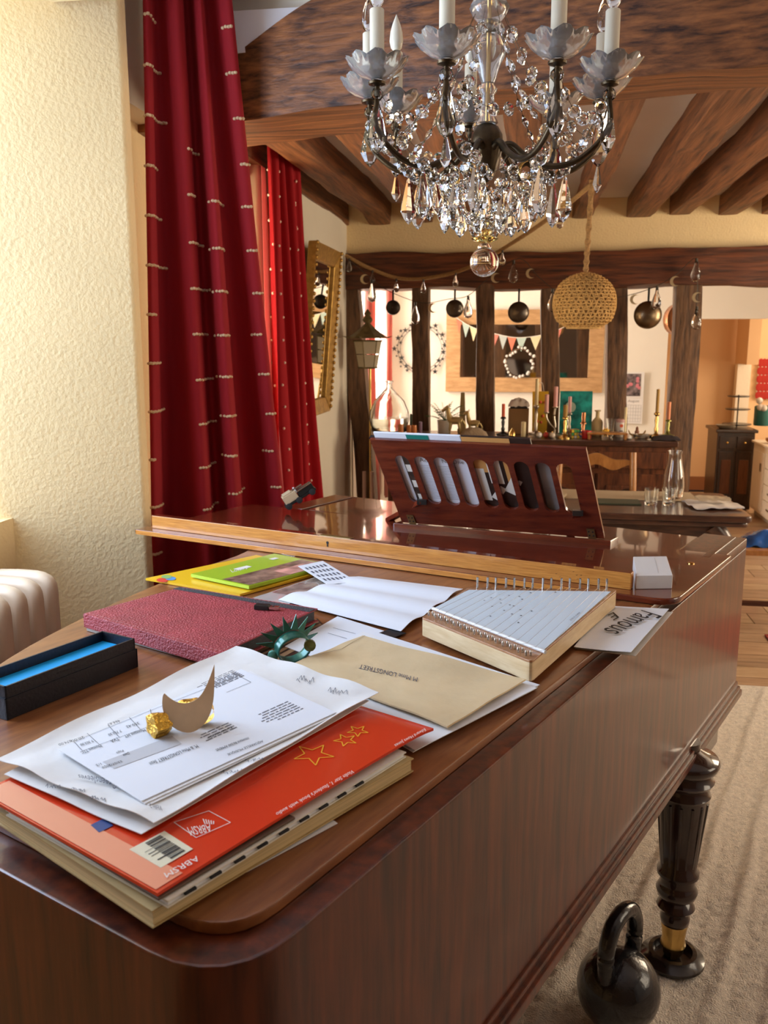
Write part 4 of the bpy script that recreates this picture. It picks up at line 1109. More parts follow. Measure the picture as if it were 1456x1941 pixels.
def find_s(P, px, z0, z1, t):
    best = None
    for i in range(0, 201):
        s = i / 200; q = P(s, t) - _o; c = q.dot(_fw); x = 728 + FPX * q.dot(_rt) / c
        e = abs(x - px)
        # prefer the surface nearest to the viewer
        e += c * 3
        if best is None or e < best[0]: best = (e, s)
    return best[1]
def proj(p):
    q = V(p) - _o; c = q.dot(_fw)
    return 728 + FPX * q.dot(_rt) / c, 970.5 - FPX * q.dot(_up) / c
def t_of_y(P, py, s=.3):
    lo, hi = 0, 1
    for _ in range(30):
        m = (lo + hi) / 2
        if proj(P(s, m))[1] < py: lo = m
        else: hi = m
    return (lo + hi) / 2
dash = []
for k in range(12): dash.append((275 + (0 if k < 7 else (k - 7) * 1), 38 + k * 97 - k * k * .6, (18, 28, 40, 22, 30, 40, 20, 28, 34, 16, 30, 26)[k]))
for k, (x, y) in enumerate(((357, 282), (358, 370), (361, 461), (364, 548), (368, 634), (374, 720), (380, 803), (380, 884), (388, 962))): dash.append((x, y, (20, 10, 24, 34, 24, 30, 30, 28, 24)[k]))
for k, (x, y) in enumerate(((422, 40), (430, 128), (445, 215), (458, 303), (460, 385), (470, 470), (482, 553), (478, 634), (492, 712), (506, 790), (500, 864), (515, 935))): dash.append((x, y, 16))
for k, (x, y) in enumerate(((396, 380), (398, 470), (404, 552), (408, 636), (412, 715), (420, 790), (422, 866), (436, 938))): dash.append((x, y, 26))
nC = 0
for (px, py, ln) in dash:
    t = t_of_y(C1P, py); s = find_s(C1P, px, 0, 0, t); s2 = find_s(C1P, px + ln, 0, 0, t)
    if abs(s2 - s) > .25: s2 = s + .03
    k = max(4, int(ln / 3.4)); mb = MB()
    for i in range(k):
        ss = s + (s2 - s) * i / (k - 1)
        p = C1P(ss, t)
        q = (_o - p); q.z = 0; q.normalize()
        mb.sphere(p + q * .003 + V((0, 0, .0012 * (i % 2))), .0060, 8, 5, (1, 1, .8))
    if abs(s2 - s) < .25: mb.build('tuft', TUFT, c1t)
# second curtain, at the far side of the same window
n2 = V((.9, -.4, 0))
a_t, b_t = Xp(488, 275, -1.10), Xp(536, 275, -1.10)
c2t, C2P = curtain('curtain', 'farther red curtain with fine white dots next to the mirror', [V((-1.10, 3.80, 0)), V((-1.06, 4.14, 0))], [V((-1.16, 4.06, 0)), V((-1.05, 4.56, 0))], 2.42, .30, 4.2, .018, .030, n2, cloth('red_cotton_sheer', (.40, .002, .010), (.80, .02, .03), weight=.25), phase=1.0, nu=90)
dotm = MB().sphere((0, 0, 0), .0065, 8, 5).build('dot', mat('white_tuft', (.80, .62, .52), rough=.9), c2t, loc=(0, 0, 0))
firstd = True
for r in range(20):
    for k in range(6):
        t = .03 + r * .048; s = (.06 + k * .165 + (.03 if r % 2 else 0) + .02 * math.sin(r)) % 1
        p = C2P(s, t); q = (_o - p); q.z = 0; q.normalize(); p = p + q * .004
        if firstd: dotm.location = p - wloc(c2t); firstd = False
        else: inst(dotm, 'dot', c2t, p)
MB().grid(lambda u, v: V((-1.150 + .02 * u * v, 3.90 + (.06 + .15 * v) * u, 2.28 - 1.7 * v)), 12, 20, V((.002, 0, 0))).build('lining', cloth('sunlit_curtain_pink', (.72, .22, .24), (1.0, .45, .45), weight=.6), c2t)  # no real lining: pink colour stands in for sun through the red curtain
# curtain rail
rail_ = thing('curtain_rail', 'thin dark iron curtain rail above the red curtains', 'curtain rail', (-1.10, 3.3, 2.6))
MB().tube([(-1.12, 2.60, 2.605), (-1.06, 4.25, 2.605)], .009, 8).build('rod', BLACKM, rail_)
for y_ in (2.60, 4.25): MB().sphere((-1.12 if y_ < 3 else -1.06, y_, 2.605), .018).build('finial', BLACKM, rail_)

# ------------------------------------------------------------------ radiator
RADM = mat('radiator_paint', (.78, .62, .46), rough=.4, coat=.2)
rp0 = Zp(112, 1079, .95)
rad = thing('radiator', 'cream painted cast iron column radiator below the window', 'radiator', (rp0.x - .11, rp0.y - .3, 0))
sec = None
for k in range(9):
    y_ = rp0.y - .02 - k * .072
    xr, xl = rp0.x, rp0.x - .21
    out = []
    for i in range(13):
        a = PI * i / 12
        out.append(V(((xr + xl) / 2 + (xr - xl) / 2 * math.copysign(abs(math.cos(a)) ** .55, math.cos(a)), 0, .895 + .055 * math.sin(a) ** .8)))
    out += [V((xl, 0, .14)), V((xl + .02, 0, .10)), V((xr - .02, 0, .10)), V((xr, 0, .14))]
    if sec is None:
        sec = thing_ = MB().extrude([p + V((0, y_ - .022, 0)) for p in out], (0, .044, 0)).build('section', RADM, rad, bevel=.017, seg=4, angle=60)
        slots = []
    else:
        o = inst(sec, 'section', rad, wloc(rad) + V((0, -k * .072, 0)))
    for x_ in (xr - .055, (xr + xl) / 2 - .01):
        MB().box((x_, y_, .50), (.016, .058, .60)).build('column_rib', RADM, rad, bevel=.006)
for y_ in (rp0.y - .06, rp0.y - .5):
    MB().box(((rp0.x - .105), y_, .05), (.12, .035, .10)).build('foot', RADM, rad, bevel=.01)
MB().tube([(rp0.x - .105, rp0.y + .01, .18), (rp0.x - .105, rp0.y + .06, .18), (rp0.x - .105, rp0.y + .065, .0)], .014, 8).build('pipe', RADM, rad)

# ------------------------------------------------------------------ gilt mirror on the left wall
mc = [Xp(582, 785, -1.155), Xp(634, 786, -1.150), Xp(622, 501, -1.07), Xp(573, 452, -1.07)]
# square it up: bottom near/far, top near/far
y0_, y1_ = 4.46, 5.08
zb_, zt_ = 1.14, 2.03
tilt = .075
def mp_(y, z, o=0.0): return V((WL + .012 + (z - zb_) / (zt_ - zb_) * tilt + o, y, z - (.05 if False else 0)))
mir = thing('wall_mirror', 'tall gilt framed mirror tilted on the wall beside the curtain', 'mirror', (WL + .02, (y0_ + y1_) / 2, zb_))
W_F = .085
def fbar(name, a, b, c, d, dep):
    MB().hexa([mp_(*a), mp_(*b), mp_(*c), mp_(*d)], [mp_(*a, dep), mp_(*b, dep), mp_(*c, dep * .6), mp_(*d, dep * .6)]).build(name, GILT, mir, bevel=.006)
fbar('frame_bottom', (y0_, zb_), (y1_, zb_), (y1_ - W_F, zb_ + W_F), (y0_ + W_F, zb_ + W_F), .045)
fbar('frame_top', (y1_, zt_), (y0_, zt_), (y0_ + W_F, zt_ - W_F), (y1_ - W_F, zt_ - W_F), .045)
fbar('frame_side', (y0_, zt_), (y0_, zb_), (y0_ + W_F, zb_ + W_F), (y0_ + W_F, zt_ - W_F), .045)
fbar('frame_side', (y1_, zb_), (y1_, zt_), (y1_ - W_F, zt_ - W_F), (y1_ - W_F, zb_ + W_F), .045)
MB().hexa([mp_(y0_ + W_F - .01, zb_ + W_F - .01), mp_(y1_ - W_F + .01, zb_ + W_F - .01), mp_(y1_ - W_F + .01, zt_ - W_F + .01), mp_(y0_ + W_F - .01, zt_ - W_F + .01)], [mp_(y, z, .012) for y, z in ((y0_ + W_F - .01, zb_ + W_F - .01), (y1_ - W_F + .01, zb_ + W_F - .01), (y1_ - W_F + .01, zt_ - W_F + .01), (y0_ + W_F - .01, zt_ - W_F + .01))]).build('mirror_glass', mat('silvered_glass', (.82, .80, .74), rough=.02, metal=1), mir, smooth=False)
bead = MB().sphere((0, 0, 0), .011, 8, 5).build('frame_bead', GILT, mir, loc=(0, 0, 0))
pts = [(y0_ + .012, zb_ + .03 + i * .0355) for i in range(25)] + [(y1_ - .012, zb_ + .03 + i * .0355) for i in range(25)]
for i, (y, z) in enumerate(pts):
    p = mp_(y, z, .045)
    if i == 0: bead.location = p - wloc(mir)
    else: inst(bead, 'frame_bead', mir, p)

# ------------------------------------------------------------------ rug and kettlebell
RUG = mat('cream_wool', (.82, .72, .60), rough=1.0, var=.18, vscale=70, bump=1.0, bscale=230, sheen=.3)
r0, r1 = V((-.9, .75, 0)), V((1.75, 4.02, 0))
kcn0 = Zp(1172, 1872, RUGZ + .095)
def rugp(u, v):
    x = r0.x + (r1.x - r0.x) * u; y = r0.y + (r1.y - r0.y) * v
    # diagonal ridges crossing the pile
    q = (x * .52 + y * .85); q2 = (x * .94 - y * .34)
    rid = max(0, math.sin(q2 * 2 * PI / .115 + 1.2 * mn.noise(V((x * 2, y * 2, 0))))) ** 2
    m = .5 + .5 * mn.noise(V((x * 1.3, y * 1.1, 4)))
    h = .008 + .020 * rid * m + .006 * mn.noise(V((x * 55, y * 55, 0))) + .003 * mn.noise(V((x * 120, y * 120, 1)))
    e = min(u, 1 - u, v, 1 - v) * 40
    for c_ in (LC2, kcn0):
        dd2 = math.hypot(x - c_.x, y - c_.y)
        if dd2 < .11: h = min(h, .0125)
    return V((x, y, max(.001, h * min(1, e))))
rg_ = MB().grid(rugp, 300, 360, None)
ro = rg_.build('rug', RUG, angle=180)
tag(ro, 'large cream wool rug with ridged pile under the piano', 'rug')
# small patterned rug farther right
pr = thing('patterned_rug', 'red patterned rug beyond the piano at the floor boards', 'rug', (1.55, 4.35, 0))
MB().box((1.75, 4.42, .004), (.9, .7, .008)).build('field', mat('red_rug', (.30, .045, .03), rough=1, var=.7, vscale=26), pr, smooth=False)
for k in range(16): MB().box((1.32 + k * .055, 4.055, .004), (.010, .03, .004)).build('fringe', CREAMP, pr, smooth=False)

kz = RUGZ
kcn = Zp(1172, 1872, kz + .095)
kb = thing('kettlebell', 'glossy black iron kettlebell on the cream rug', 'kettlebell', (kcn.x, kcn.y, kz))
KB = mat('black_enamel', (.010, .009, .010), rough=.22, coat=.6, bump=.25, bscale=60)
prof = [(.02, -.083), (.048, -.083), (.060, -.074)] + [(.092 * math.cos(a), .092 * math.sin(a)) for a in [(-.78 + i * .19) for i in range(12)]] + [(.012, .0925)]
MB().lathe(prof, kcn, 36).build('ball', KB, kb)
hd_ = V((.55, .83, 0)).normalized()
hp_ = [kcn + hd_ * a + V((0, 0, b)) for a, b in ((-.058, .05), (-.066, .095), (-.064, .135), (-.045, .172), (-.015, .186), (.015, .186), (.045, .172), (.064, .135), (.066, .095), (.058, .05))]
MB().tube(smoothline(hp_, 5), .0185, 14).build('handle', KB, kb, angle=80)
# ------------------------------------------------------------------ chandelier
CY = 2.0
c0 = Yp(925, 160, CY); CX = c0.x
def cz(py): return Yp(925, py, CY).z
PXM = mpp(V((CX, CY, 1.9)))
CRY = glass('cut_crystal', (1, .985, .95), 0.0, 1.54)
PRESS = mat('pressed_glass', (.99, .97, .93), rough=.10, trans=.80, ior=1.42, coat=.6)
BRONZE = mat('dark_bronze', (.075, .050, .026), rough=.32, metal=.85, var=.4, vscale=40)
SLEEVE = mat('candle_sleeve', (.80, .72, .55), rough=.45)
FROST = mat('frosted_bulb', (.85, .78, .62), rough=.3, coat=.3)
AMBER = glass('amber_glass', (1, .72, .22), 0.0, 1.5)
chn = thing('chandelier', 'bronze and crystal candle chandelier hanging over the piano', 'chandelier', (CX, CY, cz(520)))
def at(r, a, z): return V((CX + r * math.cos(a), CY + r * math.sin(a), z))
def lz(name, prof, m, n=24, par=chn, scallop=0, amp=0.0): return MB().lathe([(r * PXM, cz(y)) for r, y in prof][::-1], (CX, CY, 0), n, None, scallop, amp).build(name, m, par, angle=60)
# glass baluster in stacked pieces
lz('stem_cup', [(6, 55), (16, 48), (30, 30), (36, 14), (30, 2), (14, -6), (12, -40)], PRESS, 28, scallop=14, amp=.03)
lz('stem_collar', [(18, 66), (22, 62), (22, 56), (18, 52), (20, 48), (20, 42), (16, 40)], PRESS, 24)
lz('stem_vase', [(12, 158), (15, 150), (20, 130), (29, 108), (32, 90), (27, 74), (16, 66)], PRESS, 32, scallop=16, amp=.03)
lz('stem_column', [(20, 234), (18, 228), (13, 220), (12, 180), (17, 174), (17, 168), (12, 162), (12, 158)], PRESS, 24, scallop=12, amp=.03)
lz('core_rod', [(3.2, 236), (3.2, -60)], BRASS, 10)
lz('hub', [(4, 345), (14, 335), (20, 322), (26, 300), (30, 275), (28, 255), (20, 240), (10, 234)], BRONZE, 28, scallop=10, amp=.03)
lz('finial_amber', [(4, 462), (20, 456), (24, 452), (10, 446), (14, 438), (8, 428), (10, 420), (4, 412)], AMBER, 20, scallop=8, amp=.08)
lz('ball_cap', [(12, 474), (14, 468), (9, 462), (5, 460)], CRY, 16)
MB().sphere((CX, CY, cz(497) - .0), 28 * PXM, 28, 18).build('crystal_ball', CRY, chn, angle=180)
# suspension above the frame
MB().tube([(CX, CY, cz(-55)), (CX, CY, 2.63)], .006, 8).build('suspension_rod', BRONZE, chn)
MB().lathe([(.05, 2.63), (.045, 2.615), (.012, 2.60)], (CX, CY, 0), 20).build('ceiling_rose', BRONZE, chn)
ZR_ = cz(178); RR = 224 * PXM
ZH = cz(298)
camang = YAW
ANG = [math.radians(a) + YAW for a in (-114, -66, -157, -22, 171, 10, 139, 46, 93)]
first = None
def flame(c, s=1.0):
    return MB().lathe([(.004 * s, 0), (.011 * s, .008 * s), (.0135 * s, .02 * s), (.012 * s, .036 * s), (.008 * s, .05 * s), (.003 * s, .062 * s), (.0006, .068 * s)], c, 16)
tips = []
for k, a in enumerate(ANG):
    p = [at(.018, a, ZH + .01), at(.05, a, ZH + .022), at(.085, a, ZH - .004), at(.14, a, ZH - .028), at(.20, a, ZH - .016), at(.252, a, ZH + .035), at(RR, a, ZR_ - .035), at(RR, a, ZR_ - .01)]
    cur = smoothline(p, 6)
    arm = MB().tube(cur, [.0075 - .0025 * i / len(cur) for i in range(len(cur))], 8).build('arm', BRONZE, chn, angle=80)
    # scroll under the arm
    sc = [at(.09 + .028 * math.cos(t) * (1 - t / 9), a, ZH - .035 + .028 * math.sin(t) * (1 - t / 9)) for t in [i * .35 for i in range(20)]]
    MB().tube(sc, .0032, 6).build('scroll', BRONZE if k % 3 else BRASS, arm, angle=80)
    t_ = at(RR, a, ZR_)
    tips.append((a, t_))
    MB().lathe([(.006, -.012), (.017, -.008), (.018, -.004), (.010, -.001)], t_, 16).build('drip_base', BRONZE, arm)
    MB().lathe([(.012, .000), (.030, .006), (.048, .018), (.060, .032), (.0575, .033), (.044, .021), (.028, .010), (.010, .005)], V((0, 0, 0)), 60, None, 10, .0, cap=False).petal(t_).build('bobeche', PRESS, arm, angle=80)
    MB().lathe([(.010, .006), (.012, .010), (.018, .016), (.015, .022), (.014, .030), (.021, .036), (.022, .041), (.013, .042)], t_, 18).build('nozzle', BRONZE, arm)
    MB().lathe([(.0145, .042), (.0145, .128), (.013, .130)], t_, 18).build('candle_sleeve', SLEEVE, arm)
    flame(t_ + V((0, 0, .130)), 1.15).build('flame_bulb', FROST if k in (6, 8) else CLEAR, arm, angle=180)
# beads and drops
def bead_mesh():
    mb = MB(); r, t = .0136, .0064
    ring = [(r * math.cos(PI / 4 * i + PI / 8), r * math.sin(PI / 4 * i + PI / 8)) for i in range(8)]
    vs = [V((x, 0, z)) for x, z in ring] + [V((x * .5, t, z * .5)) for x, z in ring] + [V((x * .5, -t, z * .5)) for x, z in ring]
    fs = [(i, (i + 1) % 8, 8 + (i + 1) % 8, 8 + i) for i in range(8)] + [((i + 1) % 8, i, 16 + i, 16 + (i + 1) % 8) for i in range(8)] + [tuple(range(8, 16)), tuple(range(23, 15, -1))]
    return mb.add(vs, fs)
def drop_mesh(L=.10, w=.020):
    mb = MB(); n = 6
    prof = [(.0015, 0), (w * .34, -L * .12), (w * .72, -L * .45), (w, -L * .72), (w * .55, -L * .90), (.001, -L)]
    return mb.lathe(prof, (0, 0, 0), n, Matrix.Diagonal(V((1, .7, 1))))
def almond_mesh():
    return MB().lathe([(.0008, -.017), (.006, -.009), (.0088, 0), (.006, .009), (.0008, .017)], (0, 0, 0), 6, Matrix.Diagonal(V((1, .6, 1))))
BE = bead_mesh().build('crystal_bead', CRY, chn, smooth=False, loc=(0, 0, 0))
AL = almond_mesh().build('crystal_almond', CRY, chn, smooth=False, loc=(0, 0, 0))
DR = drop_mesh().build('crystal_drop', CRY, chn, smooth=False, loc=(0, 0, 0))
used = {BE: False, AL: False, DR: False}
rnd = random.Random(11)
def putc(src, p, rot, s=1.0):
    if not used[src]:
        used[src] = True; src.location = V(p) - wloc(chn); src.rotation_euler = rot; src.scale = (s,) * 3; return src
    return inst(src, src.name.split('.')[0], chn, p, rot, s)
wires = MB()
def chain(p, q, n, sag, src, s=1.0, ends=True):
    pts = [V(p) + (V(q) - V(p)) * (i / (n - 1)) - V((0, 0, sag * 4 * (i / (n - 1)) * (1 - i / (n - 1)))) for i in range(n)]
    for i, x in enumerate(pts):
        if not ends and i in (0, n - 1): continue
        d = pts[min(i + 1, n - 1)] - pts[max(i - 1, 0)]
        if src is AL:
            putc(src, x, (Euler(d.to_track_quat('Z', 'Y').to_euler())), s)
        else:
            putc(src, x, (rnd.uniform(-.3, .3), rnd.uniform(0, 6), rnd.uniform(-.9, .9) + YAW), s)
    wires.tube(pts, .0006, 3)
order = sorted(tips, key=lambda q: q[0] % (2 * PI))
for i, (a, t_) in enumerate(order):
    a2, t2 = order[(i + 1) % len(order)]
    wdt = (t2 - t_).length
    chain(t_ + V((0, 0, -.012)), t2 + V((0, 0, -.012)), max(6, int(wdt / .024)), .075, BE, 1.0, False)
    # from the baluster collar down to the arm
    top = at(.028, a, cz(20))
    chain(top, at(.20, a, ZH + .03), 9, .035, AL if i % 2 else BE, .95, False)
    # big drop under the cup with its bead
    p = t_ + V((0, 0, -.026))
    putc(BE, p, (0, rnd.uniform(0, 1), rnd.uniform(-.4, .4) + YAW))
    putc(DR, p - V((0, 0, .010)), (0, 0, rnd.uniform(-.6, .6) + YAW), 1.02)
    if i % 3 == 0: putc(DR, p - V((0, 0, .105)), (0, 0, rnd.uniform(-.6, .6)), .6)
    # bead and drop half way in
    p = at(.165, a + .18, ZH - .03)
    putc(BE, p, (0, .4, rnd.uniform(-.6, .6) + YAW)); putc(DR, p - V((0, 0, .012)), (0, 0, rnd.uniform(-.8, .8) + YAW), .95)
# lower basket: tiers of drops, chains gathering to the finial
for (r, py, n, s, ph) in ((.118, 352, 12, .70, 0), (.085, 372, 9, .75, .3), (.05, 384, 6, .72, .1)):
    for k in range(n):
        a = 2 * PI * k / n + ph
        p = at(r, a, cz(py))
        putc(BE, p + V((0, 0, .012)), (rnd.uniform(-.3, .3), rnd.uniform(0, 6), rnd.uniform(-.8, .8) + YAW), .95)
        putc(DR, p, (rnd.uniform(-.1, .1), rnd.uniform(-.1, .1), rnd.uniform(-.9, .9) + YAW), s)
for k in range(10):
    a = 2 * PI * k / 10
    chain(at(.125, a, cz(338)), at(.018, a, cz(425)), 6, .012, BE, .9)
    a2 = 2 * PI * (k + 1) / 10
    chain(at(.125, a, cz(338)), at(.125, a2, cz(338)), 4, .015, BE, .8, False)
for i, (a, t_) in enumerate(order):
    chain(t_ + V((0, 0, -.02)), at(.13, a + .2, cz(345)), 6, .03, BE, .95, False)
wires.build('bead_wires', mat('fine_wire', (.10, .08, .05), rough=.4, metal=.8), chn)['kind'] = 'stuff'
# ------------------------------------------------------------------ dining area
WALN = wood('dark_walnut', (.030, .011, .006), (.11, .040, .018), stretch=(2, 14, 14), scale=4, rough=.35, coat=.35, bump=.04)
WALNZ = wood('walnut_upright', (.06, .018, .008), (.20, .066, .024), stretch=(14, 14, 2), scale=4, rough=.38, coat=.3, bump=.04)
OAKH = wood('honey_oak', (.34, .13, .03), (.55, .25, .07), stretch=(10, 10, 3), scale=4, rough=.35, coat=.3)
TZ = .75
TY0, TY1, TX0, TX1 = 4.18, 4.84, -.35, 1.05
# --- table
tbl = thing('dining_table', 'dark walnut dining table with curved legs behind the piano', 'table', ((TX0 + TX1) / 2, (TY0 + TY1) / 2, 0))
MB().prism(rounded([V((TX0, TY0, 0)), V((TX1, TY0, 0)), V((TX1, TY1, 0)), V((TX0, TY1, 0))], .04), TZ - .032, TZ).build('tabletop', WALN, tbl, bevel=.008)
MB().prism(rounded([V((TX0 + .012, TY0 + .012, 0)), V((TX1 - .012, TY0 + .012, 0)), V((TX1 - .012, TY1 - .012, 0)), V((TX0 + .012, TY1 - .012, 0))], .04), TZ - .055, TZ - .033).build('draw_leaf', WALN, tbl, bevel=.006)
def apron(y):
    n = 24; top = [V((TX0 + .12 + (TX1 - TX0 - .24) * i / n, y, TZ - .056)) for i in range(n + 1)]
    bot = [V((p.x, y, TZ - .056 - .075 - .055 * abs(2 * i / n - 1) ** 2.5 - .012 * math.cos(4 * PI * i / n))) for i, p in enumerate(top)]
    MB().extrude(top + bot[::-1], (0, .022, 0)).build('apron', WALN, tbl, smooth=False)
apron(TY0 + .07); apron(TY1 - .09)
for sx in (0, 1):
    for sy in (0, 1):
        x = (TX0 + .13, TX1 - .13)[sx]; y = (TY0 + .09, TY1 - .09)[sy]; d = (-1, 1)[sx]
        cur = smoothline([V((x - d * .03, y, TZ - .06)), V((x + d * .030, y, TZ - .14)), V((x + d * .060, y, TZ - .26)), V((x + d * .025, y, TZ - .45)), V((x + d * .0, y, .14)), V((x + d * .045, y, .02)), V((x + d * .06, y, .016))], 5)
        MB().tube(cur, [.048 - .030 * min(1, i / (len(cur) * .75)) for i in range(len(cur))], 10).build('leg', WALN, tbl, angle=80)
# --- things on the table
LINEN = mat('linen', (.52, .40, .26), rough=.95, bump=.4, bscale=200)
def flat(name, label, cat, x0, x1, y0, y1, z, th, m, amp=.0, rz=0.0, n=14):
    c = V(((x0 + x1) / 2, (y0 + y1) / 2, z))
    R = Matrix.Rotation(rz, 3, 'Z')
    o = MB().grid(lambda u, v: c + R @ V(((u - .5) * (x1 - x0), (v - .5) * (y1 - y0), 0)) + V((0, 0, th + amp * (mn.noise(V((u * 4 + x0, v * 4, z))) + .5))), n, n, V((0, 0, -th))).build(name, m, angle=60)
    return tag(o, label, cat)
flat('table_runner', 'long beige linen runner along the dining table', 'table runner', -.2, .88, TY1 - .30, TY1 - .02, TZ + .0005, .002, LINEN, .003)
flat('napkin', 'crumpled white cloth at the end of the table', 'cloth', 0.80, 1.03, TY0 + .14, TY0 + .34, TZ + .004, .006, mat('white_linen', (.72, .66, .60), rough=.9, bump=.3, bscale=150), .012, .2)
flat('napkin', 'folded beige napkin on the crumpled white cloth', 'cloth', .84, .99, TY0 + .20, TY0 + .28, TZ + .032, .010, LINEN, .010, .1)
flat('napkin', 'folded beige napkin near the piano desk on the table', 'cloth', .03, .22, TY0 + .30, TY0 + .42, TZ + .006, .012, LINEN, .012, -.2)
def tumbler(px, label):
    p = Zp(px, 957, TZ + .001)
    h, r = .082, .034
    o = MB().lathe([(r * .8, .001), (r * .86, .012), (r, h), (r - .002, h), (r * .86 - .003, .014), (.001, .012)], p, 24, cap=True).build('tumbler', CLEAR, angle=60)
    tag(o, label, 'glass', 'water tumblers on the table')
tumbler(1234, 'left water tumbler of the two beside the carafe'.replace('left ', 'empty '))
tumbler(1267, 'water tumbler directly in front of the carafe')
p = Zp(1275, 945, TZ + .001)
tag(MB().lathe([(.040, 0), (.047, .01), (.054, .06), (.050, .12), (.036, .19), (.032, .225), (.037, .245), (.035, .245), (.030, .225), (.033, .19), (.046, .12), (.050, .06), (.043, .014), (.001, .012)], p, 28).build('carafe', CLEAR, angle=70), 'clear glass water carafe on the dining table', 'carafe')
flat('small_tray', 'small dark green tray on the table runner', 'tray', .32, .58, TY0 + .22, TY0 + .36, TZ + .001, .006, mat('dark_green', (.05, .06, .03), rough=.5), 0)

# --- ladder back chair behind the table
def chair(x, y, label, face=-1):
    ch = thing('dining_chair', label, 'chair', (x, y, 0), 'ladder back chairs at the table')
    for s in (-1, 1):
        MB().tube(smoothline([V((x + s * .20, y, 0)), V((x + s * .20, y, .45)), V((x + s * .205, y + .02, .70)), V((x + s * .20, y + .05, .93))], 5), .019, 10).build('back_post', OAKH, ch, angle=80)
        MB().tube([V((x + s * .20, y - .38, 0)), V((x + s * .20, y - .38, .46))], .019, 10).build('leg', OAKH, ch)
    for z_, hh, dy in ((.88, .085, .045), (.66, .06, .012)):
        n = 20
        top = [V((x - .19 + .38 * i / n, y + dy, z_ + hh * .5 * (1 - abs(2 * i / n - 1) ** 2) + .012 * math.cos(4 * PI * i / n) - .01)) for i in range(n + 1)]
        bot = [V((q.x, q.y, z_ - hh * .42 + .016 * math.cos(2 * PI * i / n * 2))) for i, q in enumerate(top)]
        MB().extrude(top + bot[::-1], (0, .02, 0)).build('back_rail', OAKH, ch, smooth=False)
    MB().prism(rounded([V((x - .22, y - .41, 0)), V((x + .22, y - .41, 0)), V((x + .21, y + .02, 0)), V((x - .21, y + .02, 0))], .03), .445, .475).build('seat', mat('rush_seat', (.45, .30, .13), rough=.9, bump=.8, bscale=90), ch, bevel=.01)
    for yy, zz in ((-.38, .2), (0, .2)): MB().tube([V((x - .2, y + yy, zz)), V((x + .2, y + yy, zz))], .011, 8).build('stretcher', OAKH, ch)
    for s in (-1, 1): MB().tube([V((x + s * .2, y - .38, .26)), V((x + s * .2, y, .26))], .011, 8).build('stretcher', OAKH, ch)
cx_ = Yp(1150, 900, 5.06).x
chair(cx_ - .06, 5.02, 'honey oak ladder back chair between table and sideboard')
# --- sideboard
SX0, SX1, SY0, SY1, SZ = Yp(725, 838, 5.34).x, Yp(1287, 838, 5.34).x, 5.34, 5.80, .965
sb = thing('sideboard', 'long dark walnut sideboard crowded with candlesticks', 'sideboard', ((SX0 + SX1) / 2, (SY0 + SY1) / 2, 0))
MB().box(((SX0 + SX1) / 2, (SY0 + SY1) / 2, .50), (SX1 - SX0 - .06, SY1 - SY0 - .05, .86)).build('body', WALNZ, sb, bevel=.006)
MB().box(((SX0 + SX1) / 2, (SY0 + SY1) / 2, SZ - .0175), (SX1 - SX0, SY1 - SY0, .035)).build('top', WALN, sb, bevel=.008)
MB().box(((SX0 + SX1) / 2, (SY0 + SY1) / 2, .035), (SX1 - SX0 - .02, SY1 - SY0 - .01, .07)).build('plinth', WALN, sb, bevel=.006)
nd = 4
for k in range(nd):
    x0 = SX0 + .05 + (SX1 - SX0 - .1) * k / nd; x1 = SX0 + .05 + (SX1 - SX0 - .1) * (k + 1) / nd
    d = MB().box(((x0 + x1) / 2, SY0 + .018, .46), (x1 - x0 - .02, .02, .62)).build('door', WALNZ, sb, bevel=.005)
    MB().box(((x0 + x1) / 2, SY0 + .006, .46), (x1 - x0 - .12, .012, .48)).build('carved_panel', WALNZ, d, bevel=.01)
    cv = [V(((x0 + x1) / 2 + .11 * math.cos(t) * (1 - t / 16), SY0 - .002, .62 - .06 * math.sin(t * 1.0))) for t in [i * .3 for i in range(24)]]
    MB().tube(cv, .008, 6).build('carving', WALN, d)
    MB().sphere((x1 - .035, SY0 + .0, .52), .012).build('knob', BRASS, d)
    dr_ = MB().box(((x0 + x1) / 2, SY0 + .018, .85), (x1 - x0 - .02, .02, .10)).build('drawer', WALNZ, sb, bevel=.005)
    MB().sphere(((x0 + x1) / 2, SY0 + .0, .85), .012).build('knob', BRASS, dr_)
# --- what stands on the sideboard (px column, px top, depth)
def sy(depth): return SY0 + .05 + depth * (SY1 - SY0 - .1)
def spot(px, dep):
    y_ = sy(dep); p = Yp(px, 830, y_); return V((p.x, y_, SZ + .0005))
def hpx(px, py, dep): return Yp(px, py, sy(dep)).z
def lat(name, label, cat, parts, px, dep, group=None):
    """parts: (part name, [(radius_m, z above)], material)"""
    p = spot(px, dep)
    t_ = thing(name, label, cat, p, group)
    for pn, prof, m in parts: MB().lathe(prof, p, 18).build(pn, m, t_, angle=50)
    return t_, p
CANDLE = {}
def cm(n, c):
    return mat('candle_' + n, c, rough=.5)
PINK, CREAMC, OCHRE, ORNG, REDO = cm('pink', (.80, .42, .40)), cm('cream', (.85, .72, .42)), cm('ochre', (.42, .24, .05)), cm('orange', (.80, .30, .14)), cm('red', (.72, .12, .05))
SILV = mat('aged_silver', (.50, .44, .36), rough=.3, metal=1)
COPP = mat('copper', (.60, .26, .12), rough=.3, metal=1)
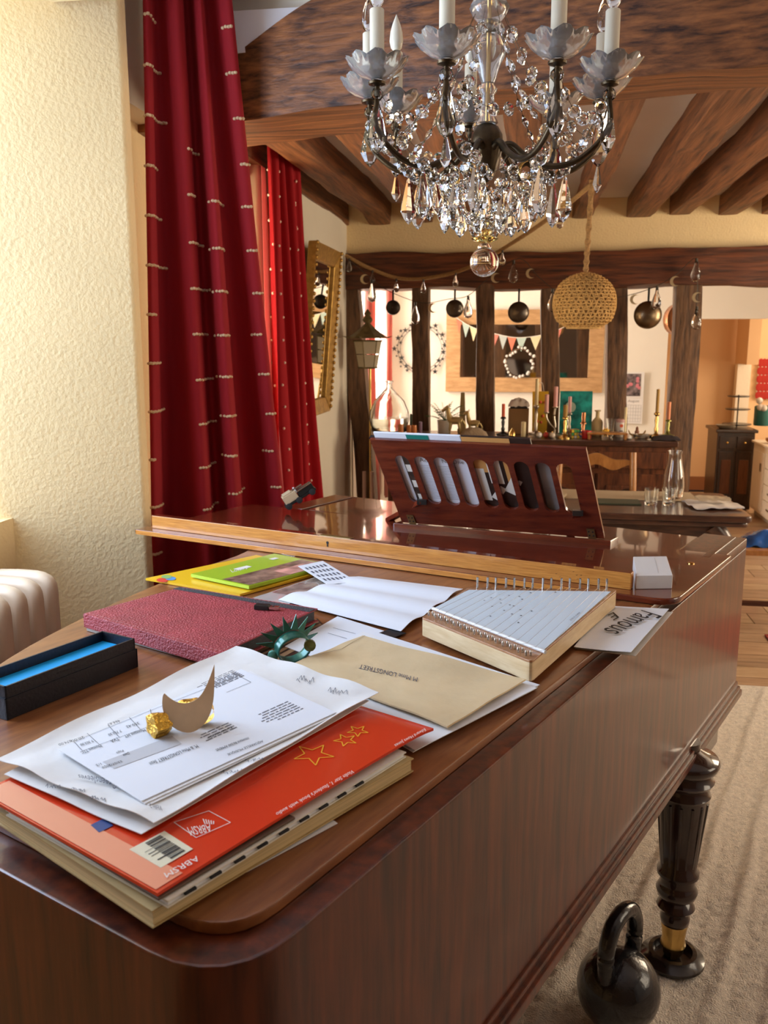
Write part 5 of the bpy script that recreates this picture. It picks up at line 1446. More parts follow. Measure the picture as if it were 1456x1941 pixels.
def stick(px, dep, ytop, ycandle, yb, label, m, cmat, r=.011, base=.042, group='candlesticks on the sideboard'):
    zt = hpx(px, ytop, dep) - SZ; zc = hpx(px, ycandle, dep) - SZ
    pr_ = [(base, 0), (base, .006), (base * .5, .014), (.010, .025), (.013, zc * .35), (.008, zc * .45), (.012, zc * .7), (.008, zc * .85), (.018, zc - .012), (.018, zc - .006), (.012, zc)]
    cp_ = [(r, zc - .004), (r, zt), (.001, zt + .002)]
    return lat('candlestick', label, 'candlestick', [('stick', pr_, m), ('candle', cp_, cmat)], px, dep, group)
stick(1015, .75, 718, 768, 828, 'silver candlestick with the tallest cream candle', SILV, CREAMC)
stick(1070, .15, 768, 790, 830, 'brass candlestick with a short amber candle', BRASS, OCHRE, .013)
stick(1105, .6, 782, 800, 830, 'copper candlestick beside the teal painting', COPP, COPP, .012)
stick(1243, .5, 738, 782, 825, 'brass candlestick with a tall ochre candle before the calendar', BRASS, OCHRE, .010)
stick(1265, .75, 762, 795, 822, 'green brass candlestick with an orange candle at the sideboard end', mat('green_brass', (.30, .28, .08), rough=.35, metal=.8), ORNG, .011)
stick(953, .5, 766, 790, 826, 'dark iron candlestick with a red candle', BLACKM, REDO, .010)
stick(1078, .85, 752, 782, 822, 'slim candlestick with a pink candle behind the amber one', SILV, PINK, .010)
for px, top, lab in ((760, 804, 'short amber glass tealight at the demijohn side'), (776, 806, 'second short amber tealight from the demijohn'), (785, 806, 'short red amber tealight beside the dark post')):
    p = spot(px, .2); z_ = hpx(px, top, .2) - SZ
    t_ = thing('tealight', lab, 'candle holder', p, 'amber tealights on the sideboard')
    MB().lathe([(.016, 0), (.018, z_ * .5), (.016, z_), (.014, z_), (.015, .01), (.001, .008)], p, 16).build('glass_cup', mat('amber_cup', (.62, .20, .04), rough=.2, coat=.5), t_)
    MB().lathe([(.012, .009), (.012, z_ * .6), (.001, z_ * .6)], p, 12).build('wax', CREAMC, t_)
lat('candle', 'dull green taper candle beside the demijohn', 'candle', [('wax', [(.008, 0), (.008, hpx(780, 786, .5) - SZ), (.001, hpx(780, 784, .5) - SZ)], mat('green_wax', (.10, .14, .08), rough=.5))], 779, .5)
lat('candle', 'lilac pillar candle in front of the dark post', 'candle', [('wax', [(.011, 0), (.011, hpx(798, 800, .3) - SZ), (.001, hpx(798, 799, .3) - SZ)], mat('lilac_wax', (.30, .20, .30), rough=.5))], 797, .3)
lat('candle', 'stubby cream candle standing by the brown box', 'candle', [('wax', [(.014, 0), (.014, hpx(991, 800, .3) - SZ), (.001, hpx(991, 799, .3) - SZ)], CREAMC)], 992, .3)
lat('candle', 'slim ivory candle next to the white tin', 'candle', [('wax', [(.008, 0), (.008, hpx(1184, 774, .4) - SZ), (.001, hpx(1184, 772, .4) - SZ)], CREAMC)], 1184, .45)
lat('small_brass_pot', 'tiny brass pot with lid on the sideboard', 'pot', [('body', [(.010, 0), (.020, .008), (.018, .03), (.012, .036), (.006, .05), (.001, .056)], BRASS)], 971, .2)
# branch candelabra
p = spot(1050, .55)
cb = thing('branch_candelabra', 'twisted metal branch candelabra with two pink candles', 'candelabra', p)
zt1, zt2 = hpx(1053, 772, .55), hpx(1036, 782, .55)
xa, xb = Yp(1053, 772, p.y).x, Yp(1036, 782, p.y).x
MB().tube(smoothline([p, V((p.x + .005, p.y, p.z + .06)), V((xa - .006, p.y, p.z + .12)), V((xa, p.y, zt1))], 6), .007, 8).build('branch', SILV, cb, angle=80)
MB().tube(smoothline([V((p.x + .003, p.y, p.z + .04)), V((p.x - .03, p.y, p.z + .075)), V((xb + .002, p.y, p.z + .11)), V((xb, p.y, zt2))], 6), .006, 8).build('branch', SILV, cb, angle=80)
MB().lathe([(.05, 0), (.045, .006), (.008, .012)], p, 18).build('foot', SILV, cb)
for x_, z0_, ytop in ((xa, zt1, 733), (xb, zt2, 748)):
    MB().lathe([(.005, -.008), (.018, 0), (.018, .003), (.01, .004)], (x_, p.y, z0_), 14).build('cup', SILV, cb)
    h_ = Yp(1050, ytop, p.y).z
    MB().lathe([(.0125, .003), (.0125, h_ - z0_), (.001, h_ - z0_ + .002)], (x_, p.y, z0_), 14).build('candle', PINK, cb)
# demijohn
p = spot(738, .55); R_ = 38 * mpp(p)
zs = hpx(738, 722, .55) - SZ
dj = thing('demijohn', 'large clear glass demijohn half full at the sideboard end', 'demijohn', p)
MB().lathe([(R_ * .62, 0), (R_ * .86, .012), (R_, R_ * .7), (R_ * .97, R_ * 1.05), (R_ * .75, R_ * 1.6), (R_ * .42, R_ * 1.95), (R_ * .17, R_ * 2.2), (R_ * .13, zs - .012), (R_ * .2, zs - .006), (R_ * .2, zs), (R_ * .1, zs), (R_ * .1, R_ * 2.2), (R_ * .36, R_ * 1.93), (R_ * .71, R_ * 1.58), (R_ * .93, R_ * 1.05), (R_ * .96, R_ * .7), (R_ * .82, .02), (.001, .012)], p, 32).build('bottle', CLEAR, dj, angle=80)
MB().lathe([(R_ * .8, .022), (R_ * .90, R_ * .4), (R_ * .92, R_ * .75), (.001, R_ * .752)], p, 24).build('liquid', glass('cloudy_water', (.86, .88, .80), .12, 1.33), dj, angle=60)
# fern in white pot
p = spot(842, .55)
fn_ = thing('potted_fern', 'feathery green fern in a white pot on the sideboard', 'plant', p)
MB().lathe([(.034, 0), (.040, .004), (.048, .085), (.046, .088), (.042, .08), (.001, .078)], p, 20).build('pot', mat('white_glaze', (.78, .74, .68), rough=.3), fn_)
FERN = mat('fern_green', (.05, .13, .025), rough=.6)
rf = random.Random(3)
for k in range(26):
    a = rf.uniform(0, 2 * PI); L = rf.uniform(.10, .19); el = rf.uniform(.5, 1.3)
    d = V((math.cos(a), math.sin(a) * .7, 0))
    pts = [p + V((0, 0, .08)) + d * (L * q * math.cos(el) * 1.1) + V((0, 0, L * (q * math.sin(el) * 1.1 - .35 * q * q))) for q in [i / 8 for i in range(9)]]
    mb = MB().tube(pts, .0012, 4)
    for i in range(2, 9):
        for s in (-1, 1):
            sd_ = V((-d.y, d.x, 0)) * s; l = .026 * (1 - i / 11)
            mb.add([pts[i], pts[i] + sd_ * l + d * l * .5 + V((0, 0, .003)), pts[i] + sd_ * l * .6 + d * l * .9, pts[i] + d * .004], [(0, 1, 2, 3)])
    mb.build('frond', FERN, fn_, smooth=False)
# brass horse figures
def horse(px, dep, ytop, label):
    p = spot(px, dep); H = hpx(px, ytop, dep) - SZ
    t_ = thing('horse_figure', label, 'figurine', p)
    m = mat('pale_brass', (.48, .36, .16), rough=.4, metal=.6)
    for s in (-1, 1):
        for q in (-1, 1):
            MB().tube([p + V((s * H * .16, q * H * .06, 0)), p + V((s * H * .15, q * H * .06, H * .2)), p + V((s * H * .12, q * H * .05, H * .42))], [H * .03, H * .035, H * .06], 8).build('leg', m, t_, angle=80)
    MB().tube(smoothline([p + V((H * .22, 0, H * .44)), p + V((H * .05, 0, H * .47)), p + V((-H * .12, 0, H * .47)), p + V((-H * .20, 0, H * .66)), p + V((-H * .22, 0, H * .86))], 4), [H * .10, H * .11, H * .11, H * .12, H * .12, H * .12, H * .12, H * .12, H * .11, H * .10, H * .09, H * .085, H * .075, H * .07, H * .065, H * .06, H * .055], 10).build('body', m, t_, angle=80)
    MB().tube([p + V((-H * .20, 0, H * .88)), p + V((-H * .30, 0, H * .82)), p + V((-H * .40, 0, H * .74))], [H * .065, H * .06, H * .035], 8).build('head', m, t_, angle=80)
    for s in (-1, 1): MB().lathe([(H * .025, 0), (.0005, H * .1)], p + V((-H * .18, s * H * .03, H * .9)), 6).build('ear', m, t_)
    MB().tube([p + V((H * .24, 0, H * .46)), p + V((H * .32, 0, H * .34)), p + V((H * .33, 0, H * .16))], [H * .04, H * .03, H * .01], 6).build('tail', m, t_, angle=80)
horse(862, .25, 764, 'tall pale brass horse figure in front of the fern')
horse(897, .35, 775, 'smaller brass horse figure beside the obelisk')
p = spot(876, .97); zt_o = hpx(876, 744, .97)
ob = thing('obelisk', 'slender ochre obelisk ornament behind the horses', 'ornament', p)
MB().hexa([p + V((a * .022, b * .022, .02)) for a, b in ((-1, -1), (1, -1), (1, 1), (-1, 1))], [V((p.x + a * .012, p.y + b * .012, zt_o)) for a, b in ((-1, -1), (1, -1), (1, 1), (-1, 1))]).build('shaft', mat('ochre_stone', (.34, .24, .10), rough=.6), ob, smooth=False)
MB().box(p + V((0, 0, .0105)), (.06, .06, .02)).build('base', mat('ochre_stone', (0, 0, 0)), ob, bevel=.003)
# cloth bundle, brown box with white cloth, gift bag, teal painting
p = spot(898, .12)
tag(MB().grid(lambda u, v: p + V(((u - .5) * .17, (v - .5) * .09, .055 * math.sin(PI * u) ** .6 * math.sin(PI * v) ** .5 + .008 * mn.noise(V((u * 9, v * 5, 1))) + .006)), 18, 10, V((0, 0, -.004))).build('cloth_bundle', mat('oatmeal_cloth', (.42, .32, .22), rough=.95, bump=.6, bscale=120), angle=60), 'folded oatmeal coloured cloth on the sideboard edge', 'cloth')
p = spot(982, .8); wz_ = hpx(982, 774, .8) - SZ; hw = 19 * mpp(p)
bxx = thing('storage_box', 'brown cardboard box with a dark lid and white cloth on top', 'box', p)
MB().box(p + V((0, 0, wz_ / 2)), (hw * 2, .08, wz_)).build('carton', mat('brown_board', (.24, .13, .05), rough=.7), bxx, bevel=.003)
MB().box(p + V((0, 0, wz_ + .006)), (hw * 1.7, .075, .012)).build('box_lid', BLACKM, bxx, bevel=.002)
MB().grid(lambda u, v: p + V(((u - .5) * hw * 2.1, (v - .5) * .08, wz_ + .014 + .05 * math.sin(PI * u) ** .5 * math.sin(PI * v) ** .5 + .014 * mn.noise(V((u * 7, v * 5, 2))))), 20, 10, None).build('white_cloth', mat('white_linen', (0, 0, 0)), bxx, angle=80)
p = spot(1022, .95); hw = 15 * mpp(p); H = hpx(1022, 742, .95) - SZ
gb = thing('gift_bag', 'yellow paper gift bag with red flowers beside the silver candlestick', 'gift bag', p)
MB().hexa([p + V((a * hw * .9, b * .025, 0)) for a, b in ((-1, -1), (1, -1), (1, 1), (-1, 1))], [p + V((a * hw, b * .012, H)) for a, b in ((-1, -1), (1, -1), (1, 1), (-1, 1))]).build('bag', mat('yellow_paper', (.62, .36, .02), rough=.5), gb, smooth=False)
for k in range(5): MB().sphere(p + V((rf.uniform(-.8, .8) * hw, -.021, H * rf.uniform(.25, .75))), .010, 8, 5, (1, .4, 1)).build('flower', REDO, gb)
MB().tube(smoothline([p + V((-hw * .4, 0, H)), p + V((-hw * .2, 0, H + .05)), p + V((hw * .2, 0, H + .05)), p + V((hw * .4, 0, H))], 4), .002, 6).build('handle', CREAMP, gb)
p = spot(1090, 1.0); hw = 30 * mpp(p); H = hpx(1090, 742, 1.0) - SZ
pt = thing('canvas_painting', 'unframed teal abstract canvas leaning on the timber posts', 'painting', p)
MB().hexa([p + V((-hw, 0, 0)), p + V((hw, 0, 0)), p + V((hw, .018, 0)), p + V((-hw, .018, 0))], [p + V((-hw, .03, H)), p + V((hw, .03, H)), p + V((hw, .048, H)), p + V((-hw, .048, H))]).build('canvas', mat('teal_paint', (.015, .30, .28), rough=.45, var=.8, vscale=14, detail=5), pt, smooth=False)
cxp = p + V((-hw * .35, .008, H * .62))
MB().lathe([(.034, 0), (.034, .003), (.028, .0032), (.001, .003)], cxp + V((0, .010, 0)), 20, Matrix.Rotation(PI / 2, 3, 'X')).build('painted_disc', mat('pale_teal', (.40, .52, .42), rough=.5), pt)
# bottle, vase with sun, tin, cube, mug, trivet, figurine, bowls, dark cloth
lat('stoneware_bottle', 'cream stoneware bottle with a straw cover', 'bottle', [('body', [(.030, 0), (.034, .01), (.034, .085), (.026, .10), (.012, .115), (.012, .15), (.020, .152), (.020, .158), (.001, .158)], mat('straw', (.58, .44, .22), rough=.8, bump=.5, bscale=150))], 1131, .6)
lat('glass_vase', 'small clear bell vase next to the white tin', 'vase', [('body', [(.018, 0), (.022, .01), (.028, .08), (.030, .11), (.028, .11), (.024, .08), (.018, .014), (.001, .012)], CLEAR)], 1156, .5)
p = spot(1148, .25)
su = thing('sun_ornament', 'small golden sun ornament before the clear vase', 'ornament', p)
MB().lathe([(.016, -.004), (.020, 0), (.016, .004)], p + V((0, 0, .036)), 16, Matrix.Rotation(PI / 2, 3, 'X')).build('disc', GOLD, su)
for k in range(10):
    a = 2 * PI * k / 10
    MB().extrude([p + V((0, 0, .036)) + V((math.cos(a + q) * r, 0, math.sin(a + q) * r)) for q, r in ((-.22, .020), (0, .034), (.22, .020))], (0, .003, 0)).build('ray', GOLD, su, smooth=False)
p = spot(1176, .5)
tn = thing('tea_tin', 'white lidded tin with a red emblem', 'tin', p)
MB().lathe([(.028, 0), (.030, .003), (.030, .098), (.001, .099)], p, 22).build('can', mat('white_tin', (.80, .74, .68), rough=.35), tn)
MB().lathe([(.031, .090), (.031, .108), (.001, .109)], p, 22).build('tin_lid', mat('pale_pink_tin', (.62, .36, .34), rough=.35), tn)
MB().lathe([(.010, 0), (.010, .002), (.001, .0022)], p + V((0, -.0295, .07)), 14, Matrix.Rotation(PI / 2, 3, 'X')).build('emblem', REDO, tn)
MB().box(p + V((0, -.030, .03)), (.018, .002, .024)).build('emblem', INK2, tn)
p = spot(1088, .2)
rc = thing('puzzle_cube', 'small twisty puzzle cube with coloured squares', 'toy', p)
Rz = Matrix.Rotation(.3, 3, 'Z'); S_ = .052
MB().box(p + V((0, 0, S_ / 2)), (S_, S_, S_), .3).build('core', INK, rc, bevel=.002)
cols = [mat('sq_' + n, c, rough=.35) for n, c in (('yellow', (.75, .55, .03)), ('green', (.05, .35, .08)), ('white', (.8, .78, .7)), ('red', (.6, .04, .02)), ('orange', (.75, .25, .02)))]
for i in range(3):
    for j in range(3):
        for f in range(3):
            a, b = (i - 1) * S_ / 3, (j - 1) * S_ / 3
            c_, d_ = ((V((a, -S_ / 2, S_ / 2 + b)), (S_ * .28, .0016, S_ * .28)), (V((-S_ / 2, a, S_ / 2 + b)), (.0016, S_ * .28, S_ * .28)), (V((a, b, S_)), (S_ * .28, S_ * .28, .0016)))[f]
            MB().box(p + Rz @ c_, d_, .3).build('square', cols[(i * 2 + j * 3 + f * 2) % 5 if f else (0, 1, 0, 2, 0, 1, 0, 0, 1)[i * 3 + j]], rc, smooth=False)
p = spot(1112, .15)
mg = thing('mug', 'red and blue painted mug beside the puzzle cube', 'mug', p)
MB().lathe([(.026, 0), (.029, .004), (.029, .048), (.026, .048), (.024, .006), (.001, .005)], p, 20).build('cup', mat('red_glaze', (.55, .03, .03), rough=.25, coat=.5), mg)
MB().tube(smoothline([p + V((-.028, 0, .040)), p + V((-.044, 0, .034)), p + V((-.044, 0, .018)), p + V((-.028, 0, .012))], 4), .004, 8).build('handle', mat('blue_glaze', (.03, .12, .40), rough=.25, coat=.5), mg)
p = spot(1150, .1); hw = 37 * mpp(p)
tv = thing('wooden_riser', 'low wooden riser stand along the sideboard front', 'stand', p)
MB().box(p + V((0, 0, .036)), (hw * 2, .09, .012)).build('shelf_board', OAKH, tv, bevel=.003)
for s in (-1, 1): MB().box(p + V((s * hw * .9, 0, .015)), (.014, .08, .029)).build('leg', OAKH, tv, bevel=.002)
p = spot(1207, .55)
fg = thing('figurine', 'tiny brown figurine on a gilt boat base', 'figurine', p)
MB().grid(lambda u, v: p + V(((u - .5) * .10, (v - .5) * .03, .012 + .03 * (2 * u - 1) ** 4)), 12, 4, V((0, 0, -.011))).build('boat_base', GILT, fg)
MB().lathe([(.012, .012), (.014, .03), (.008, .045), (.009, .055), (.001, .064)], p, 12).build('figure', mat('brown_clay', (.25, .10, .05), rough=.6), fg)
p = spot(1218, .15)
tag(MB().lathe([(.03, 0), (.05, .012), (.056, .03), (.054, .03), (.046, .014), (.001, .008)], p, 24).build('glass_bowl', glass('smoky_glass', (.85, .86, .84), .05), angle=60), 'shallow clear glass bowl on the sideboard', 'bowl')
lat('white_dish', 'small white lidded dish left of the glass bowl'.replace('left of', 'beside'), 'dish', [('body', [(.014, 0), (.024, .01), (.022, .022), (.006, .03), (.001, .034)], mat('white_glaze', (0, 0, 0)))], 1191, .1)
p = spot(1262, .12)
tag(MB().grid(lambda u, v: p + V(((u - .5) * .16, (v - .5) * .09, .022 * math.sin(PI * u) ** .5 * math.sin(PI * v) ** .5 + .006 * mn.noise(V((u * 6, v * 5, 4))) + .008)), 16, 8, V((0, 0, -.006))).build('dark_cloth', mat('black_cloth', (.03, .02, .022), rough=.9), angle=60), 'crumpled black cloth at the sideboard corner', 'cloth')
for px, dep, m_, lab in ((1022, .12, 'white', 'white glass bauble on the sideboard front'), (1035, .15, 'red', 'red glass bauble on the sideboard front'), (1047, .1, 'pearl', 'pearl bauble on the sideboard front')):
    p = spot(px, dep)
    t_ = thing('bauble', lab, 'bauble', p, 'baubles on the sideboard')
    MB().sphere(p + V((0, 0, .018)), .018, 14, 10).build('ball', mat('bauble_' + m_, {'white': (.75, .72, .7), 'red': (.5, .03, .02), 'pearl': (.7, .6, .5)}[m_], rough=.2, coat=.6), t_, angle=180)
    MB().lathe([(.005, .035), (.005, .041), (.001, .042)], p, 8).build('cap', BRASS, t_)

# ------------------------------------------------------------------ on the wall behind
YW = YB - .02
def wpx(x, y, d=YW): return Yp(x, y, d)
# framed mirror
a, b = wpx(845, 742), wpx(1148, 586)
fw_ = 27 * mpp(a)
wm = thing('wall_mirror', 'wide mirror in a pale wooden frame behind the timber posts', 'mirror', ((a.x + b.x) / 2, YW, a.z))
PINE = wood('pale_pine', (.40, .22, .09), (.60, .36, .17), stretch=(3, 12, 12), scale=3, rough=.5)
def bar4(x0, x1, z0, z1): MB().box(((x0 + x1) / 2, YW - .012, (z0 + z1) / 2), (x1 - x0, .04, z1 - z0)).build('frame_bar', PINE, wm, bevel=.004)
bar4(a.x, b.x, a.z, a.z + fw_); bar4(a.x, b.x, b.z - fw_, b.z); bar4(a.x, a.x + fw_, a.z + fw_, b.z - fw_); bar4(b.x - fw_, b.x, a.z + fw_, b.z - fw_)
MB().box(((a.x + b.x) / 2, YW - .004, (a.z + b.z) / 2), (b.x - a.x - .02, .012, b.z - a.z - .02)).build('mirror_glass', mat('dim_silver', (.45, .42, .38), rough=.04, metal=1), wm, smooth=False)
# bunting across the mirror
bu = thing('bunting', 'string of small pastel bunting flags across the wide mirror', 'bunting', wpx(960, 650, YW - .05))
bp_ = smoothline([wpx(862, 600, YW - .06), wpx(895, 620, YW - .06), wpx(940, 633, YW - .06), wpx(985, 640, YW - .06), wpx(1040, 632, YW - .06), wpx(1085, 612, YW - .06)], 8)
MB().tube(bp_, .003, 5).build('cord', CREAMP, bu)
fcols = [mat('flag_' + n, c, rough=.8) for n, c in (('coral', (.72, .20, .12)), ('mint', (.42, .52, .46)), ('cream', (.75, .62, .38)), ('mustard', (.62, .38, .08)), ('coral2', (.70, .22, .16)), ('grey', (.46, .50, .47)))]
for k in range(11):
    q = bp_[1 + int(k * (len(bp_) - 5) / 11)]; q2 = bp_[min(len(bp_) - 1, 4 + int(k * (len(bp_) - 5) / 11))]
    mid = (q + q2) / 2 - V((0, 0, .115))
    MB().extrude([q, mid, q2], (0, .003, 0)).build('flag', fcols[(k + 0) % 6], bu, smooth=False)
# cotton wreath hanging before the mirror
wc = wpx(985, 688, YW - .06); wr = 26 * mpp(wc)
wt = thing('cotton_wreath', 'round wreath of white cotton bolls in front of the mirror', 'wreath', wc - V((0, 0, wr)))
MB().tube([wc + V((math.cos(t) * wr, 0, math.sin(t) * wr)) for t in [i * 2 * PI / 24 for i in range(24)]], .006, 6, True).build('hoop', mat('twig', (.14, .08, .04), rough=.8), wt)
for k in range(26):
    t = 2 * PI * k / 26 + rf.uniform(-.1, .1); r = wr * rf.uniform(.85, 1.15)
    MB().sphere(wc + V((math.cos(t) * r, -.012, math.sin(t) * r)), rf.uniform(.009, .015), 8, 5).build('cotton_boll', mat('cotton', (.74, .70, .64), rough=1), wt)
# metal star wreath
sc2 = wpx(798, 661, YW - .01); sr = 47 * mpp(sc2)
sw = thing('star_wreath', 'black wire wreath of small metal stars on the white wall', 'wreath', sc2 - V((0, 0, sr)))
IRON = mat('black_wire', (.02, .02, .018), rough=.5)
for r in (sr * .84, sr * .95): MB().tube([sc2 + V((math.cos(t) * r, 0, math.sin(t) * r)) for t in [i * 2 * PI / 40 for i in range(40)]], .0022, 5, True).build('hoop', IRON, sw)
def star3(c, r): return [c + V(((r if k % 2 == 0 else r * .4) * math.cos(PI / 2 + k * PI / 5), 0, (r if k % 2 == 0 else r * .4) * math.sin(PI / 2 + k * PI / 5))) for k in range(10)]
for k in range(44):
    t = 2 * PI * k / 44; r = sr * (.86 + .22 * ((k * 7) % 5) / 4)
    MB().extrude(star3(sc2 + V((math.cos(t) * r, -.006, math.sin(t) * r)), (.012, .019, .026)[(k * 5) % 3]), (0, .003, 0)).build('star', IRON, sw, smooth=False)
# calendar
a, b = wpx(1176, 803), wpx(1222, 705)
cl = thing('wall_calendar', 'hanging wall calendar with a flower photo above the grid', 'calendar', ((a.x + b.x) / 2, YW, a.z))
mz = a.z + (b.z - a.z) * .5
MB().box(((a.x + b.x) / 2, YW - .002, (a.z + mz) / 2), (b.x - a.x, .004, mz - a.z - .004)).build('date_page', mat('calendar_paper', (.80, .77, .74), rough=.7), cl, smooth=False)
MB().box(((a.x + b.x) / 2, YW - .002, (b.z + mz) / 2), (b.x - a.x, .004, b.z - mz)).build('photo_page', mat('calendar_paper', (0, 0, 0)), cl, smooth=False)
MB().box(((a.x + b.x) / 2 - .006, YW - .005, (b.z + mz) / 2), (b.x - a.x - .04, .002, b.z - mz - .03)).build('print', mat('flower_photo', (.16, .12, .12), rough=.5, var=.9, vscale=30, detail=5), cl, smooth=False)
for k in range(9): MB().sphere(((a.x + b.x) / 2 + rf.uniform(-.07, .06), YW - .006, (b.z + mz) / 2 + rf.uniform(-.04, .07)), .014, 8, 5, (1, .12, 1)).build('print', mat('flower_pink', (.62, .20, .24), rough=.5), cl)
CS2 = Sheet([V((a.x, YW - .0045, a.z)), V((b.x, YW - .0045, a.z)), V((b.x, YW - .0045, mz)), V((a.x, YW - .0045, mz))]); CS2.n = V((0, -1, 0))
mb = MB()
for k in range(6): CS2.line(mb, [(.08, .08 + k * .13), (.92, .08 + k * .13)], .0022, .001)
for k in range(8): CS2.line(mb, [(.08 + k * .12, .08), (.08 + k * .12, .73)], .0022, .001)
CS2.text(mb, 'August', .30, .84, .032, lift=.001)
mb.build('print', mat('calendar_grey', (.45, .43, .42), rough=.7), cl)
# pictures in the passage
p0, p1 = Yp(1262, 805, 8.6), Yp(1275, 695, 8.6)
pf = thing('framed_picture', 'thin framed picture in the passage behind the post', 'picture', (.79, 8.6, p0.z))
MB().box((.795, 8.55, (p0.z + p1.z) / 2), (.025, .42, p1.z - p0.z)).build('frame', mat('brown_frame', (.20, .07, .03), rough=.4), pf, bevel=.004)
MB().box((.809, 8.55, (p0.z + p1.z) / 2), (.004, .34, p1.z - p0.z - .08)).build('print', mat('pale_print_grey', (.50, .44, .36), rough=.6), pf, smooth=False)

# ------------------------------------------------------------------ hanging things
# basket lamp over the table
lp_ = Yp(1108, 572, 4.5); rr = 58 * mpp(lp_)
la = thing('pendant_lamp', 'woven straw basket pendant lamp on a rope over the table', 'lamp', (lp_.x, 4.5, lp_.z - rr * .82))
prof = [(.52, -.82), (.86, -.60), (.98, -.28), (1.0, 0), (.95, .30), (.78, .58), (.5, .78), (.2, .88), (.05, .90)]
prof = [(p.x, p.z) for p in smoothline([V((r, 0, z)) for r, z in prof], 3)]
STRAW = mat('straw_weave', (.60, .36, .12), rough=.8, var=.25, vscale=70)
nr, ncol = len(prof), 40
wv = MB()
for k, (r, z) in enumerate(prof):
    wv.tube([V((lp_.x + rr * r * math.cos(t), 4.5 + rr * r * math.sin(t), lp_.z + rr * z + .003 * math.cos(20 * t + k * PI))) for t in [i * 2 * PI / 60 for i in range(60)]], .0042, 5, True)
for i in range(ncol):
    for s in (-1, 1):
        wv.tube([V((lp_.x + rr * r * 1.01 * math.cos(2 * PI * i / ncol + s * k * .04), 4.5 + rr * r * 1.01 * math.sin(2 * PI * i / ncol + s * k * .04), lp_.z + rr * z)) for k, (r, z) in enumerate(prof)], .0028, 4)
sh = wv.build('shade', STRAW, la); sh['kind'] = 'stuff'
MB().lathe([(rr * r * .975, rr * z) for r, z in prof], lp_.xyz, 40, cap=False).build('liner', mat('straw_dark', (.34, .18, .05), rough=.9), la)
MB().tube([V((lp_.x + rr * .52 * math.cos(t), 4.5 + rr * .52 * math.sin(t), lp_.z - rr * .82)) for t in [i * 2 * PI / 40 for i in range(40)]], .008, 6, True).build('rim', STRAW, la)
MB().lathe([(.002, -.10), (.024, -.085), (.028, -.06), (.016, -.03), (.012, 0)], lp_.xyz, 14).build('bulb', FROST, la)
hk = V((lp_.x + .012, 4.5, 2.285))
rope_pts = [V((lp_.x, 4.5, lp_.z + rr * .88)), V((lp_.x + .004, 4.5, (lp_.z + hk.z) / 2)), hk]
rr_ = smoothline(rope_pts, 14)
MB().tube(rr_, .011, 8).build('rope', ROPE, la, angle=80)
tw = MB()
for s in (0, PI):
    tw.tube([p + V((.010 * math.cos(i * .9 + s), .010 * math.sin(i * .9 + s), 0)) for i, p in enumerate(rr_)], .0055, 6)
tw.build('rope_twist', ROPE, la, angle=80)
# jute rope swag with little bulbs
def bulb_mesh(s=1.0): return MB().lathe([(.0045 * s, .0), (.0055 * s, -.010 * s), (.009 * s, -.02 * s), (.0145 * s, -.036 * s), (.0155 * s, -.048 * s), (.011 * s, -.060 * s), (.001 * s, -.064 * s)], (0, 0, 0), 14)
SOCK = mat('socket', (.05, .04, .03), rough=.5)
YS_ = YT - .13
sg = [hk + V((0, -.01, -.02)), Yp(1062, 398, 4.75), Yp(985, 452, 5.15), Yp(900, 502, 5.5), Yp(830, 524, 5.68), Yp(760, 528, YS_), Yp(700, 508, YS_), Yp(655, 484, YS_)]
sgl = smoothline(sg, 8)
swag = thing('rope_light_garland', 'thick jute rope garland with small clear bulbs', 'garland', sg[5])
MB().tube(sgl, .0115, 8).build('rope', ROPE, swag, angle=80)
bm1 = bulb_mesh(1.15).build('bulb', CLEAR, swag, loc=(0, 0, 0), angle=180)
bs1 = MB().lathe([(.006, .012), (.006, -.004), (.004, -.005)], (0, 0, 0), 10).build('socket', SOCK, swag, loc=(0, 0, 0))
ft = True
for k, (px, py, d) in enumerate(((1058, 405, 4.75), (958, 478, 5.3), (866, 535, 5.6), (800, 541, 5.72), (754, 541, YS_), (704, 525, YS_), (662, 498, YS_))):
    p = min(sgl, key=lambda q: (proj(q)[0] - px) ** 2) - V((0, .012, .018))
    if ft: bm1.location = p - wloc(swag); bs1.location = p - wloc(swag); ft = False
    else: inst(bm1, 'bulb', swag, p); inst(bs1, 'socket', swag, p)
# thin string of bulbs and moons along the lintel
st = [(655, 488), (680, 508), (712, 535), (742, 554), (800, 574), (850, 567), (888, 560), (930, 524), (984, 490), (1020, 524), (1056, 552), (1110, 570), (1180, 562), (1236, 546), (1280, 522), (1320, 489), (1322, 540), (1320, 600)]
stl = smoothline([Yp(x, y, YS_ - .02) for x, y in st], 5)
sl = thing('fairy_light_string', 'thin string of clear bulbs and crescent moons along the lintel', 'string lights', stl[40])
MB().tube(stl, .0022, 5).build('wire', SOCK, sl)
b2_ = bulb_mesh(1.9).build('bulb', CLEAR, sl, loc=(0, 0, 0), angle=180)
s2_ = MB().lathe([(.008, .016), (.008, -.006), (.006, -.007)], (0, 0, 0), 10).build('socket', SOCK, sl, loc=(0, 0, 0))
ft = True
for px, py in ((700, 548), (792, 585), (889, 575), (977, 516), (1048, 555), (1243, 550), (1318, 498), (1319, 588)):
    p = min(stl, key=lambda q: (proj(q)[0] - px) ** 2 + (proj(q)[1] - py + 12) ** 2) - V((0, .012, .02))
    if ft: b2_.location = p - wloc(sl); s2_.location = p - wloc(sl); ft = False
    else: inst(b2_, 'bulb', sl, p); inst(s2_, 'socket', sl, p)
ft = True
mo = [V((.030 * math.cos(t), 0, .030 * math.sin(t))) for t in [PI * .35 + i * PI * 1.3 / 12 for i in range(13)]]
